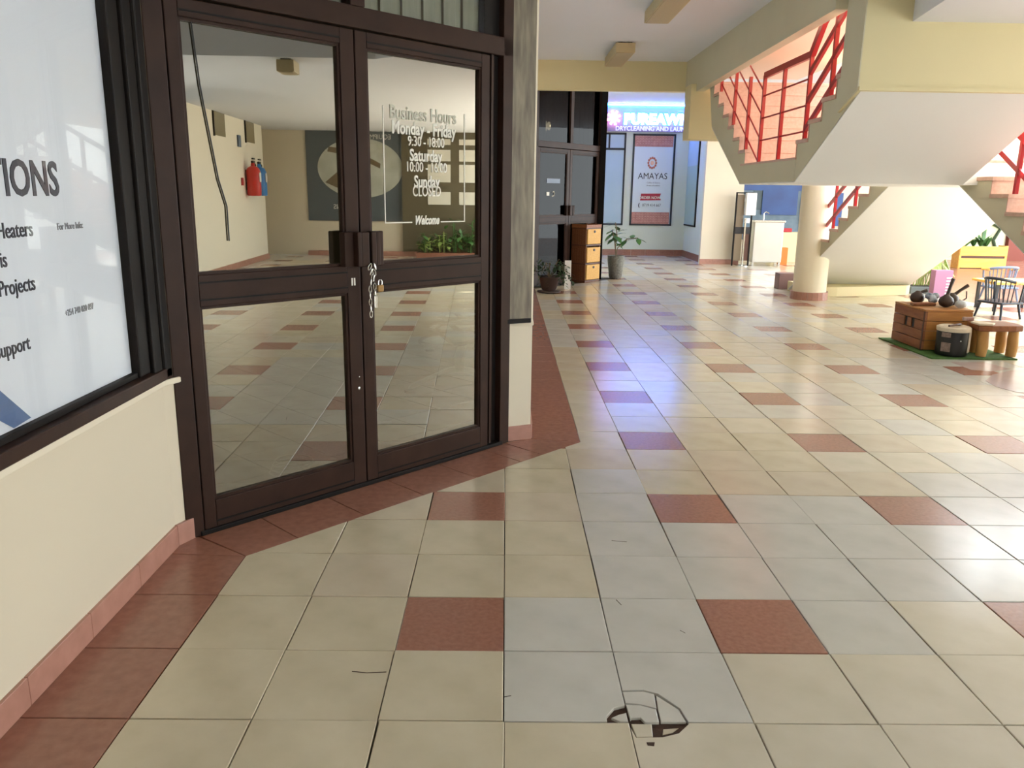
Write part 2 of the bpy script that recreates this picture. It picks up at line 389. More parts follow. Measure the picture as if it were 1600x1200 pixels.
# tiled floor inside the shop, laid square to the door
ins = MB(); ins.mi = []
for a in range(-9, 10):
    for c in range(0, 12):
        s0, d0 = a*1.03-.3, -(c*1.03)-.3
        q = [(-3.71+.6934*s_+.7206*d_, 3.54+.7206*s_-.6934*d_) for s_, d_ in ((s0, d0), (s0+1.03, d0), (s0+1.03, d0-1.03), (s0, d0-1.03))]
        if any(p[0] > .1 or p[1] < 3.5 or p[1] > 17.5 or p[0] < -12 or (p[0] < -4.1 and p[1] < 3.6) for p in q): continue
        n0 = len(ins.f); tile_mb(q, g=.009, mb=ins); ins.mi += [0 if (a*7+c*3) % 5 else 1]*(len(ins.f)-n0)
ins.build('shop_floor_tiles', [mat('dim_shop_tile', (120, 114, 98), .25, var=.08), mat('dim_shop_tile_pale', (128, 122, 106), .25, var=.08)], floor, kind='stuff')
# red border tiles
def bt(poly):
    o = tile_mb(poly, g=.006, ch=.006).build('border_tile', TERRAB, floor); return o
for j in range(-10, 3):
    bt([(-3.86, j), (-2.97, j), (-2.97, min(j+1, 2.91)), (-3.86, min(j+1, 2.95))])
bt([(-3.86, 2.95), (-3.86, 3.17), (-3.80, 3.5), (-2.97, 2.91)])
ux, uy = .6934, .7206; nx, ny = .7206, -.6934
pA = (-3.71, 3.54); L0 = 5.2
def dp(s, o): return (pA[0]+ux*s+nx*o, pA[1]+uy*s+ny*o)
ow = .98
ss = [0, .75, 1.75, 2.75, 3.75, 4.75, 5.25]
for a, b in zip(ss[:-1], ss[1:]):
    oa = max(ow, .0)
    p = [dp(a, -.05), dp(a if a else -.05, ow*.99), dp(b, ow*.99), dp(b, -.05)]
    if a == 0: p = [(-3.80, 3.52), (-2.97, 2.91), dp(b, ow*.985), dp(b, -.05), dp(0, -.05)]
    bt(p)
bt([dp(5.25, -.05), dp(5.25, ow*.985), (1.28, 7.39), (.43, 7.54), (.0, 7.32)])
for j in range(7, 30):
    y0 = 7.39 if j == 7 else j
    bt([(.43, 7.56 if j == 7 else y0), (1.28, y0), (1.28, j+1), (.43, j+1)])
# mauve inlay of the floor medallion at the right
MB().prism([(11.16, 12.41), (11.69, 13.05), (12.36, 13.51), (12.91, 13.76), (13.6, 13.9), (14.2, 13.2), (14.0, 12), (12.9, 11.2), (11.9, 11.0), (11.2, 11.3), (11.04, 11.8)], -.01, .006).build('floor_inlay', INLAY, floor)
MB().prism([(11.49, 14.53), (12.4, 14.57), (12.55, 13.75), (11.9, 13.45), (11.5, 13.6)], -.01, .006).build('floor_inlay', INLAY, floor)

# ================================================================== SHELL
# left wall: low wall, sill and short return to the door
lw = MB().prism([(-4.4, -12), (-3.86, -12), (-3.86, 3.16), (-3.72, 3.52), (-4.0, 3.8), (-4.4, 3.3)], 0, 1.93).build('wall_left', mat('shop_wall_cream', (212, 201, 178), .7, var=.04, vscale=1.2, bump=.08, bscale=25)); lw['kind'] = 'structure'
MB().prism([(-4.4, -12), (-3.82, -12), (-3.82, 3.15), (-3.69, 3.48), (-4.0, 3.8), (-4.4, 3.3)], 1.93, 2.0).build('plaster_ledge', WALL, lw, bevel=.012)
b = empty('baseboard_left', (0, 0, 0), kind='structure')
for k in range(15):
    y1 = 3.15-k; MB().box(-3.88, -3.825, y1-.995, y1, 0, .255).build('skirting_tile', SKIRT, b, bevel=.006)
MB().prism([(-3.88, 3.155), (-3.825, 3.155), (-3.675, 3.49), (-3.72, 3.53)], 0, .26).build('skirting_tile', SKIRT, b, bevel=.006)
# window above it: frame, post, poster behind glass
w1 = empty('window_1', (-3.9, 0, 0), kind='structure')
def L(x): return x+3.9
MB().box(-4.2-L(-4.2)+L(-4.2)*1, -3.80, 0, 0.01, 0, 0.01) if False else None
def wb(name, m, x0, x1, y0, y1, z0, z1, **k): return MB().box(x0+3.9, x1+3.9, y0, y1, z0, z1).build(name, m, w1, **k)
wb('sill_rail', FRAME, -4.1, -3.80, -12, 3.42, 2.0, 2.13, bevel=.015)
wb('bottom_rail', BLACKF, -4.1, -3.9, -12, 2.72, 2.13, 2.19, bevel=.01)
wb('frame_stile', BLACKF, -4.1, -3.87, 2.70, 2.95, 2.13, 9.4, bevel=.02)
wb('frame_stile', BLACKF, -4.1, -3.83, 2.95, 3.16, 2.0, 9.4, bevel=.02)
wb('corner_post', BLACKF, -4.1, -3.80, 3.16, 3.46, 2.0, 9.4, bevel=.03)
MB().box(-.09, -.03, 2.72, 2.76, 2.19, 9.3).build('glazing_bead', mat('pale_sealant', (170, 170, 158), .6), w1)
MB().box(-.055, -.045, -12, 2.72, 2.19, 9.35).build('glass', glassmat('window_glass', .015, .97, gain=.35), w1)
po = MB().box(-4.0, -3.965, -12, 2.715, 2.19, 9.35).build('window_poster', POSTERW)
tag(po, 'large glossy white poster with dark lettering filling the left shop window', 'poster')
PM = lambda y, z: frameM((-3.962, y, z), (0, 1, 0), (0, 0, 1))
text('SOLUTIONS', .40, INK, po, PM(1.70, 4.02), .86, .008, align='RIGHT')
text('Water Heaters', .175, INK, po, PM(1.22, 3.69), .86, .001, align='RIGHT')
text('is', .175, INK, po, PM(.82, 3.47), .86, .001, align='RIGHT')
text('Solar Projects', .175, INK, po, PM(1.16, 3.25), .86, .001, align='RIGHT')
text('Technical Support', .165, INK, po, PM(.98, 2.78), .86, .001, align='RIGHT')
text('For More Info:', .085, INKG, po, PM(1.81, 3.72), .86)
text('+254 740 020 097', .085, INKG, po, PM(1.81, 2.96), .80)
MB().prism([(.0, 3.0), (.86, 2.22), (.62, 2.2), (.0, 2.62)], -3.962, -3.958, 'x').build('blue_stripe', BLUEBAND, po)
# wall above / inside of shop 1 so that no sky leaks
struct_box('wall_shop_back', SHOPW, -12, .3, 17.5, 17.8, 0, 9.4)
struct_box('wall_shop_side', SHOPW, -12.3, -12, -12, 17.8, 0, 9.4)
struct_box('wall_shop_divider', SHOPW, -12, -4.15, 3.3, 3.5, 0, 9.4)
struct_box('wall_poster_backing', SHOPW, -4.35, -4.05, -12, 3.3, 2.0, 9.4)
# corridor wall from the door corner back (with windows seen edge on)
wc = MB().prism([(.05, 7.40), (.43, 7.56), (.43, 30.4), (.1, 30.4), (.1, 7.9), (.02, 7.7)], 0, 1.96).build('wall_corridor', WALL); wc['kind'] = 'structure'
MB().prism([(.03, 7.37), (.45, 7.54), (.45, 30.4), (.12, 30.4), (.12, 7.9), (.0, 7.7)], 1.96, 2.02).build('plaster_ledge', WALL, wc, bevel=.01)
wcu = MB().box(.1, .40, 7.9, 30.4, 2.02, 9.4).build('wall_corridor_upper', WALL); wcu['kind'] = 'structure'
for y0 in (9.4, 14.2, 19, 23.8):
    MB().box(.38, .415, y0, y0+3.6, 2.4, 8.2).build('window_frame', BLACKF, wcu)
    MB().box(.405, .42, y0+.15, y0+3.45, 2.55, 8.05).build('window_film', SKYV, wcu)
b = empty('baseboard_corridor', kind='structure')
MB().prism([(.02, 7.35), (.445, 7.51), (.455, 7.58), (.10, 7.50)], 0, .25).build('skirting_tile', SKIRT, b, bevel=.006)
for k in range(22): MB().box(.42, .465, 7.58+k, 8.57+k, 0, .25).build('skirting_tile', SKIRT, b)
# ------------------------------------------------------------------ double door (local: x along the leaf line, -y outwards)
RZ = math.radians(46.0957)
def door_set(pos, rz, W=5.17, main=True, idx=1):
    d = empty('door_%d' % idx, pos, rz, kind='structure')
    H = 6.08
    fr = MB().box(-.22, 0, -.10, .12, 0, H+.3).box(W-.02 if not main else 5.12, W+.16, -.10, .12, 0, H+.3)
    fr.box(-.22, W+.16, -.10, .12, 6.08, 6.34)
    fr.build('door_frame', FRAME, d, bevel=.012)
    MB().box(4.86, 5.12, .02, .12, 0, 6.08).build('inner_jamb', BLACKF, d, bevel=.01)
    MB().box(4.92, 4.97, -.04, .02, 0, 6.08).build('door_stop', FRAME, d)
    MB().box(-.05, W, -.12, .12, 0, .06).build('threshold', BLACKF, d, bevel=.01)
    # transom frame
    tf = MB().box(-.22, 0, -.10, .12, 6.34, 9.4).box(W-.05, W+.16, -.10, .12, 6.34, 9.4).box(2.38, 2.60, -.10, .12, 6.34, 9.4).box(0, W, -.1, .12, 9.2, 9.4)
    tf.build('transom_frame', FRAME, d, bevel=.012)
    MB().box(4.80, 5.12, -.0, .12, 6.34, 9.2).build('transom_jamb', BLACKF, d, bevel=.01)
    MB().box(0, 2.38, .0, .012, 6.34, 9.2).box(2.60, 4.80, .0, .012, 6.34, 9.2).build('transom_glass', CGLASS if main else DGLASS, d)
    sl = BLIND if main else BLINDB
    k = 0
    for x0 in [.03+.265*i for i in range(9)]+[2.62+.37*i for i in range(6)]:
        wd = .29 if x0 < 2.5 else .40; random.seed(k); zb = 6.36+random.uniform(-.01, .05); a = .07
        MB().prism([(x0, .10), (x0+wd*.5, .10-.02), (x0+wd-.03, .10+.05), (x0+wd-.03, .107+.05), (x0+wd*.5, .087), (x0, .107)], zb, 9.15).build('blind_slat', sl, d)
        k += 1
    out = []
    for li, (x0, x1, g0, g1) in enumerate(((.02, 2.42, .17, 2.21), (2.44, 4.85, 2.62, 4.68))):
        m = MB()
        m.box(x0, g0, -.08, .04, .03, 6.06).box(g1, x1, -.08, .04, .03, 6.06)
        m.box(g0, g1, -.08, .04, .03, .40).box(g0, g1, -.08, .04, 2.76, 3.13).box(g0, g1, -.08, .04, 5.87, 6.06)
        leaf = m.build('door_leaf', FRAME, d, bevel=.012)
        bd = MB()
        for z0, z1 in ((.40, 2.76), (3.13, 5.87)):
            for q in ((g0, g0+.03, z0, z1), (g1-.03, g1, z0, z1), (g0, g1, z0, z0+.03), (g0, g1, z1-.03, z1)): bd.box(q[0], q[1], -.055, .0, q[2], q[3])
        bd.build('glazing_bead', FRAME, leaf)
        for z in (.12, 2.83, 3.03, 5.93): MB().box(g0, g1, -.088, -.078, z, z+.02).build('rail_groove', BLACKF, leaf)
        MB().box(g0, g1, -.012, .0, .40, 2.76).build('glass_pane', GLASS if main else DGLASS, leaf)
        MB().box(g0, g1, -.012, .0, 3.13, 5.87).build('glass_pane', GLASS if main else DGLASS, leaf)
        out.append(leaf)
    # box pull handles either side of the meeting stiles
    h = MB().box(2.10, 2.24, -.20, -.08, 3.12, 3.57).box(2.24, 2.30, -.30, -.08, 3.12, 3.57).box(2.30, 2.42, -.30, -.26, 3.12, 3.57).build('pull_handle', FRAME, out[0], bevel=.012)
    h = MB().box(2.46, 2.54, -.30, -.24, 3.12, 3.57).box(2.54, 2.60, -.30, -.08, 3.12, 3.57).box(2.60, 2.74, -.18, -.08, 3.12, 3.57).build('pull_handle', FRAME, out[1], bevel=.012)
    return d, out
door, leaves = door_set((-3.71, 3.54, 0), RZ, idx=1)
LM = lambda s, z: frameM((s, -.016, z), (1, 0, 0), (0, 0, 1))
lf = leaves[1]
text('Business Hours', .25, mat('faded_vinyl', (186, 186, 170), .6), lf, LM(3.62, 5.05), .78, .003)
text('Monday - Friday', .235, VINYL, lf, LM(3.63, 4.86), .76, .006)
text('9:30 - 18:00', .19, VINYL, lf, LM(3.66, 4.71), .74, .001)
text('Saturday', .225, VINYL, lf, LM(3.65, 4.51), .76, .005)
text('10:00 - 16:00', .19, VINYL, lf, LM(3.66, 4.365), .76, .001)
text('Sunday', .225, VINYL, lf, LM(3.66, 4.155), .74, .005)
text('CLOSED', .205, VINYL, lf, LM(3.66, 4.03), .70, .001)
text('Welcome', .17, VINYL, lf, LM(3.65, 3.64), .68, .006, shear=.35)
bm_ = MB()
for q in ((2.90, 2.915, 3.66, 5.20), (4.385, 4.40, 3.66, 5.20), (2.90, 3.38, 3.66, 3.676), (3.92, 4.40, 3.66, 3.676)): bm_.box(q[0], q[1], -.018, -.013, q[2], q[3])
bm_.build('border_line', VINYL, lf)
bt2 = MB().box(2.265, 2.285, -.09, -.078, 2.86, 2.96).box(2.305, 2.325, -.09, -.078, 2.86, 2.96).build('door_sticker', VINYL, leaves[0])
MB().ell((2.335, -.085, 1.44), (.018, .01, .024)).build('lock_pin', CHROME, leaves[0])
MB().ell((2.345, -.085, 1.60), (.008, .006, .01)).build('screw', CHROME, leaves[0])
# chain and padlock
def dloc(s, o, z): return (pA[0]+ux*s+nx*o, pA[1]+uy*s+ny*o, z)
ch = empty('chain', dloc(2.45, .33, 3.1), RZ, 'bright steel chain looped through the brown door handles, one end hanging', 'chain')
ch.scale = (.85, .85, .95)
def link(c, ang, tilt=0, r=.009, a=.024, bb=.05):
    pts = []
    for k in range(12):
        t = 2*math.pi*k/12; x = a*math.cos(t); z = bb*math.sin(t)
        pts.append((x, 0, z))
    m = MB().tube(pts, r, 6, close=True)
    m.xf(Matrix.Translation(Vector(c)) @ Matrix.Rotation(tilt, 4, 'Y') @ Matrix.Rotation(ang, 4, 'Z')); return m
chz = [(-.07, 0, .02, .6), (-.045, 0, -.05, .5), (-.02, 0, -.13, .2), (-.055, 0, -.2, .15), (-.075, 0, -.29, 0), (-.075, 0, -.38, 0), (-.075, 0, -.47, 0), (-.07, 0, -.56, 0), (-.07, 0, -.64, 0), (.03, 0, .02, -.4), (.01, 0, -.06, -.4), (.0, 0, -.14, .3), (.015, 0, -.26, 0), (.02, 0, -.34, 0)]
for k, (x, y, z, t) in enumerate(chz):
    link((x, y, z), 0 if k % 2 == 0 else .8, t).build('link', CHROME, ch, smooth=True)
MB().box(-.01, .05, -.02, .02, -.56, -.38).build('steel_tag', CHROME, ch, bevel=.012)
BRASS.node_tree.nodes['Principled BSDF'].inputs['Metallic'].default_value = .15
pl = empty('padlock', dloc(2.53, .36, 2.83), RZ, 'small brass padlock hanging on the chain between the door handles', 'padlock')
MB().box(-.06, .06, -.03, .03, -.06, .06).build('lock_body', BRASS, pl, bevel=.02)
MB().tube([(-.035, 0, .05), (-.035, 0, .11), (-.02, 0, .14), (.02, 0, .14), (.035, 0, .11), (.035, 0, .05)], .010, 8).build('shackle', CHROME, pl, smooth=True)
pl.scale = (.8, .8, .8)
# clad column at the right of the door
col = empty('trim_1', (0, 0, 0), kind='structure')
MB().prism([(-.10, 7.24), (.02, 7.34), (.41, 7.50), (.41, 7.95), (.0, 7.95), (-.2, 7.45)], 2.02, 9.4).build('cladding_panel', CLAD, col, bevel=.015)
MB().prism([(-.02, 7.28), (.01, 7.30), (.01, 7.36), (-.03, 7.34)], 2.1, 9.4).build('cladding_joint', BLACKF, col)
MB().prism([(.40, 7.50), (.435, 7.52), (.435, 7.95), (.40, 7.95)], 2.0, 9.4).build('plaster_edge', WALL, col)
MB().prism([(-.12, 7.20), (.40, 7.46), (.41, 7.52), (-.13, 7.3)], 2.02, 2.09).build('bottom_trim', BLACKF, col)
MB().prism([(-.10, 7.27), (.05, 7.38), (.02, 7.7), (-.2, 7.5)], .02, 2.0).build('plaster_reveal', WALL, col)
# cables at the top of the clad column
o = MB().tube([(.46, 7.5, 9.3), (.50, 7.5, 8.7), (.47, 7.5, 8.3), (.51, 7.5, 8.0), (.47, 7.5, 7.8), (.52, 7.5, 7.6), (.49, 7.5, 7.5), (.46, 7.5, 7.55)], .016, 6).build('loose_cable', CABLE, smooth=True)
tag(o, 'loose black cable curling down beside the clad column top', 'cable')
# white return on left of door (paint flake strip)
MB().box(-.235, -.20, -.09, -.03, 2.0, 6.3).build('plaster_joint', mat('flaking_plaster', (120, 110, 96), .8, rgb2=(60, 50, 44), vscale=14), door)
# ------------------------------------------------------------------ inside shop 1
sl_ = empty('shop_fill_light', (-3.4, 9.6, 9.38), 0, 'added flat white light panel brightening the shop behind the double door', 'lamp')  # added unseen fill light, brightens the interior behind the glass
MB().box(-1.4, 1.4, -1.4, 1.4, -.08, 0).build('fill_housing', WHITE, sl_)
MB().box(-1.3, 1.3, -1.3, 1.3, -.10, -.08).build('fill_panel', emis('shop_fill_glow', (255, 244, 222), 5.0), sl_)

ce = tag(MB().tube([dloc(.33, .035, 5.87), dloc(.38, .035, 5.2), dloc(.45, .035, 4.7), dloc(.52, .035, 4.2), dloc(.60, .035, 3.9), dloc(.60, .035, 3.5)], .009, 6).build('hanging_cable', CABLE, smooth=True),
         'thin black cable hanging down over the left door pane', 'cable')
cc = []
for k in range(60):
    t = k*.42; cc.append((-3.2+.28*math.cos(t)+.002*k, 5.6+.28*math.sin(t), .03+.004*k))
tag(MB().tube(cc, .012, 5).build('cable_coil', CABLEW, smooth=True), 'pale cable coiled on the shop floor behind the left door leaf', 'cable')
wbn = empty('waiting_bench', (-.95, 12.2, 0), 0, 'grey metal waiting bench with mesh seats seen behind the right door pane', 'bench')
MB().box(-.09, .09, -2.2, 3.6, .78, .90).build('seat_beam', STEEL, wbn, bevel=.02)
for y in (-1.5, 3.0):
    m = MB().tube([(-1.05, y, .06), (-1.0, y, .14), (-.55, y, .34), (-.22, y, .48), (0, y, .52), (.22, y, .48), (.5, y, .34), (.85, y, .12), (.9, y, .06)], [.05, .055, .06, .07, .08, .07, .06, .055, .05], 8)
    m.tube([(0, y, .5), (0, y, .8)], .11, 10)
    m.build('leg', STEEL, wbn, smooth=True)
    for xx in (-1.05, .9): MB().lathe([(.12, 0), (.12, .05), (.05, .07)], (xx, y), 12).build('foot', BLACK, wbn)
for k in range(3):
    y0 = -1.9+k*1.75
    seat = MB(); ring = []
    for q in range(24):
        t = 2*math.pi*q/24; ring.append((-.15+.72*math.cos(t)*(1 if math.cos(t) < 0 else .8), y0+.78+.74*math.sin(t), 1.08+.06*math.cos(t)))
    cvs = [(-.15, y0+.78, 1.0)]+[(-.15+(p[0]+.15)*.55, y0+.78+(p[1]-y0-.78)*.55, 1.02) for p in ring]+ring
    fs = [(0, 1+q, 1+(q+1) % 24) for q in range(24)]+[(1+q, 25+q, 25+(q+1) % 24, 1+(q+1) % 24) for q in range(24)]
    n = len(cvs); fs += [tuple(n+i for i in f[::-1]) for f in fs]
    seat.add(cvs+[(p[0], p[1], p[2]-.03) for p in cvs], fs)
    s_ = seat.build('seat', MESHG, wbn, smooth=True)
    MB().tube(ring, .045, 8, close=True).build('seat_rim', CHROME, s_, smooth=True)
    br = []
    for q in range(20):
        t = 2*math.pi*q/20; br.append((.62+.16*(.5+.5*math.sin(t)), y0+.78+.72*math.cos(t), 1.72+.42*math.sin(t)))
    bk = MB().add(br+[(p[0]+.02, p[1], p[2]) for p in br], [tuple(range(20)), tuple(range(39, 19, -1))]+[(q, q+20, (q+1) % 20+20, (q+1) % 20) for q in range(20)]).build('backrest', MESHG, wbn)
    MB().tube(br, .045, 8, close=True).build('backrest_rim', CHROME, bk, smooth=True)
    MB().bar((.25, y0+.78, .86), (.66, y0+.78, 1.5), .08).build('back_bracket', STEEL, wbn)
    for yy in (y0-.02, y0+1.58):
        MB().tube([(.55, yy, 1.45), (.3, yy, 1.55), (-.35, yy, 1.52), (-.45, yy, 1.42), (-.35, yy, 1.3), (-.1, yy, 1.1)], .04, 6).build('armrest', CHROME, wbn, smooth=True)

# ------------------------------------------------------------------ ceilings and beams
struct_box('ceiling', CEIL, -12.3, 7.65, -12, 29.3, 9.4, 9.9)
struct_box('sun_block_roof', CEIL, 14.3, 40, 28, 51, 9.95, 10.4)  # roof added to keep the sun off the planter and palm end
struct_box('ceiling_far_bay', CEIL, -3.2, 14.3, 29.5, 51, 9.95, 10.4)
MB().prism([(8.6, 12.75), (8.0, 9.3), (9.5, 6.5), (11.6, 4.0), (11.6, -12), (40.6, -12), (40.6, 8.8), (16, 8.8), (16, 12.75)], 7.77, 9.9).build('ceiling_low', CEIL)['kind'] = 'structure'  # far right part cut away, unseen, to let in more sky light
MB().prism([(7.65, 12.75), (8.6, 12.75), (8.0, 9.3), (9.5, 6.5), (11.6, 4.0), (11.6, -12), (7.65, -12)], 9.4, 9.9).build('ceiling_strip', CEIL)['kind'] = 'structure'
struct_box('trim_2', WALLY, .44, 7.65, 29.17, 29.6, 8.26, 9.6)                      # beam across the corridor end
ed = MB().prism([(13.75, 9.9), (13.75, 8.2), (29.2, 8.0), (29.2, 9.9)], 7.3, 7.61, 'x').build('trim_3', TAN); ed['kind'] = 'structure'   # edge beam above the stair opening
MB().prism([(12.75, 6.37), (13.75, 6.0), (13.75, 9.9), (12.75, 9.9)], 7.60, 16, 'x').build('trim_4', WALLY)['kind'] = 'structure'
MB().prism([(12.752, 6.38), (13.75, 6.01), (13.75, 9.39), (12.752, 9.39)], 7.575, 7.60, 'x').build('beam_end_shade', TAN, bpy.data.objects['trim_4'])   # deep beam over the near flight, its shaded end painted on as tan skin
MB().prism([(12.69, 6.36), (13.2, 6.36), (13.2, 6.44), (12.69, 6.44)], 7.59, 16, 'x').build('trim_5', WALLY)['kind'] = 'structure'  # drip lip under it
struct_box('trim_6', WALLY, 7.1, 14, 27.15, 28.2, 6.25, 8.3)                         # beam carrying the far flight
c_ = MB().lathe([(.66, .0), (.66, 6.3)], (12.55, 27.37), 40).build('column', mat('column_cream_paint', (236, 226, 200), .6), smooth=True); c_['kind'] = 'structure'
for k in range(22):
    a0 = 2*math.pi*k/22; a1 = 2*math.pi*(k+.96)/22
    pts = [(12.55+r*math.cos(a), 27.37+r*math.sin(a)) for r, a in ((.64, a0), (.74, a0), (.74, a1), (.64, a1))]
    MB().prism(pts, 0, .32).build('skirting_tile', SKIRT, c_)
# ------------------------------------------------------------------ stairs
st = empty('staircase', (12.5, 19, 0), 0, 'cream concrete scissor staircase with pinkish steps and a middle landing', 'staircase')
OX, OY = 12.5, 19
def sp(poly, xa, xb, name, m, **k):
    return MB().prism([(y-OY, z) for y, z in poly], xa-OX, xb-OX, 'x').build(name, m, st, **k)
run, rise, LT = .77, .44, 5.12
X1, XR, XA, XB = 7.66, 12.2, 12.6, 17.7
# landing + upper slabs (one continuous tan string face on the left, white soffit below)
def flight(xa, xb, ystart, sgn, updown, n, ysoff, soff_end, slope, nm):
    # stringer slab under the steps
    poly = [(ysoff, 4.5)]
    ye, ze = soff_end; poly.append((ye, ze))
    top = []
    for k in range(n):
        ya = ystart+sgn*run*k; yb = ya+sgn*run
        z = LT+updown*rise*(k+1)-.06
        top += [(ya, z), (yb, z)]
    if updown > 0: top = [(ystart, LT-.06)]+top
    else: top = [(ystart, LT-.06)]+top
    poly += top[::-1]
    poly.append((ysoff, LT-.06))
    sp(poly, xa, xb, nm, TAN)
    for k in range(n):
        ya = ystart+sgn*run*k; yb = ya+sgn*run
        z = LT+updown*rise*(k+1)
        # tread slab and riser facing
        m = MB()
        y0, y1 = min(ya, yb), max(ya, yb)
        if updown > 0: f0 = ya-sgn*.05; fr = ya
        else: f0 = yb+sgn*.05; fr = yb
        ys = sorted([f0, yb if updown > 0 else ya]); 
        m.box(xa-.04-OX, xb+.04-OX, ys[0]-OY, ys[1]-OY, z-.10, z)
        r0, r1 = (fr-sgn*.025, fr) if updown > 0 else (fr, fr+sgn*.025)
        zl = z-rise if updown > 0 else z-rise
        m.box(xa-.02-OX, xb+.02-OX, min(r0, r1)-OY, max(r0, r1)-OY, max(zl, 0), z-.10)
        m.build('step', PINK, st)
sp([(16.4, 4.5), (21.5, 4.5), (21.5, LT-.06), (16.4, LT-.06)], X1, XB, 'landing', WHITEP)
sp([(16.38, LT-.06), (21.52, LT-.06), (21.52, LT), (16.38, LT)], X1-.03, XB, 'landing_surface', PINK)
sp([(16.4, 4.5), (21.5, 4.5), (21.5, LT-.06), (16.4, LT-.06)], X1-.012, X1-.002, 'landing_face', TAN)
# upper near flight, upper far flight
flight(X1, XR, 16.4, -1, +1, 4, 16.4, (12.76, 6.41), .52, 'near_upper_flight')
sp([(13.34, 6.2), (13.34, LT+rise*4-.06), (12.77, LT+rise*4-.06), (12.77, 6.42)], X1, XR, 'flight_head', TAN)
flight(X1, XR, 21.1, +1, +1, 7, 21.5, (25.8, 6.62), .5, 'far_upper_flight')
flight(XA, XB, 22.1, +1, -1, 9, 21.5, (29.0, .6), .5, 'far_lower_flight')
sp([(29.0, 1.1), (29.8, 1.1), (29.8, .66), (30.5, .66), (30.5, 0), (29.9, 0), (29.6, .45)], 13.4, XB, 'bottom_steps', WALLY)
flight(XA, XB, 16.5, -1, -1, 11, 17.3, (8.3, .0), .5, 'near_lower_flight')
def soffit(pts, xa, xb):   # white painted soffit skin, 1 cm proud
    (y0, z0), (y1, z1) = pts
    sp([(y0, z0-.004), (y1, z1-.004), (y1, z1-.03), (y0, z0-.03)], xa, xb, 'soffit', WHITEP)
soffit([(16.4, 4.5), (12.8, 6.38)], X1+.01, XR); soffit([(21.5, 4.5), (25.8, 6.62)], X1, XR)
soffit([(21.5, 4.5), (30.0, .10)], XA, XB); soffit([(17.3, 4.5), (8.5, .10)], XA, XB)
sp([(16.4, 4.496), (21.5, 4.496), (21.5, 4.47), (16.4, 4.47)], X1, XB, 'soffit', WHITEP)
MB().prism([(12.9-OX, 28.0-OY), (14.0-OX, 28.05-OY), (17.4-OX, 29.0-OY), (17.75-OX, 29.4-OY), (17.75-OX, 30.4-OY), (12.7-OX, 30.4-OY)], 0, .42).build('curb', WALLY, st, bevel=.02)
def rail_set(x, posts, rails, name='railing', wpost=.095):
    g = bpy.data.objects.new(name, None); COL.objects.link(g); g.parent = st; g.location = ((x-OX)*T, 0, 0); g.empty_display_size = .05
    for y, z0, z1 in posts: MB().box(-wpost/2, wpost/2, y-OY-wpost/2, y-OY+wpost/2, z0, z1).build('post', RED, g)
    for (y0, z0, y1, z1, wd) in rails: MB().bar((0, y0-OY, z0), (0, y1-OY, z1), wd*.6, wd).build('rail', RED, g)
    return g
def rails_along(y0, z0, y1, z1, offs, wd): return [(y0, z0+o, y1, z1+o, w_) for o, w_ in zip(offs, wd)]
H = 2.52
posts = [(20.05, LT, 7.66), (18.25, LT, 7.66), (16.25, LT+.4, 7.66), (14.75, LT+1.3, 7.9+.5), (13.95, LT+1.7, 8.9),
         (21.55, LT+.4, LT+.4+2.3), (23.25, LT+1.3, LT+1.3+2.3), (25.2, LT+2.2, LT+2.2+1.2)]
sl = rise/run
def nz(y): return LT+(16.4-y)*sl+.25
def fz(y): return LT+(y-21.1)*sl+.25
rl = [(20.05, 7.66, 16.25, 7.66, .17)]
for o in (.65, 1.3, 1.95): rl.append((20.05, LT+o, 16.25, LT+o, .045))
for o in (.35, 1.05, 1.75): rl.append((16.25, nz(16.25)+o, 13.8, nz(13.8)+o, .14))
rl.append((16.25, 7.66, 15.6, nz(15.6)+2.5, .2)); rl.append((15.6, nz(15.6)+2.5, 13.8, nz(13.8)+2.5, .2))
for o in (.35, 1.05, 1.75, 2.45): rl.append((20.2, fz(20.6)+o-.25, 25.6, fz(25.6)+o, .045))
rail_set(7.78, posts, rl)
rl = [(16.4, nz(16.4)+2.3, 13.9, nz(13.9)+2.3, .3), (16.4, nz(16.4)+1.2, 13.9, nz(13.9)+1.2, .12), (16.4, nz(16.4)+.5, 13.9, nz(13.9)+.5, .12)]
rail_set(12.05, [(16.3, LT, LT+2.8), (14.8, LT+.9, LT+3.7)], rl)
# lower far flight railing (left edge) and lower near flight railing
def lz(y): return LT-(y-22.1)*sl+.1
rail_set(12.75, [(22.2, LT, LT+2.5), (24.3, lz(24.3)-.4, lz(24.3)+2.3), (26.1, lz(26.1)-.4, lz(26.1)+2.3), (28.4, lz(28.4)-.4, lz(28.4)+2.3)],
         [(22.2, lz(22.2)+o, 29.3, lz(29.3)+o, .13) for o in (.45, 1.2, 2.3)])
def mz(y): return LT-(16.5-y)*sl+.1
rail_set(12.78, [(16.6, LT, LT+2.5), (15.0, mz(15)-.35, mz(15)+2.3), (13.2, mz(13.2)-.4, mz(13.2)+2.3), (11.4, mz(11.4)-.4, mz(11.4)+2.3)],
         [(16.6, mz(16.6)+o, 8.9, mz(8.9)+o, .13) for o in (.45, 1.2, 2.3)])
# soffit of the storey above, seen through the opening; pink bounce light painted in
struct_box('ceiling_stair', mat('bounce_pink_cream', (232, 200, 182), .8), 7.66, 13.2, 15.5, 33, 9.3, 9.9)

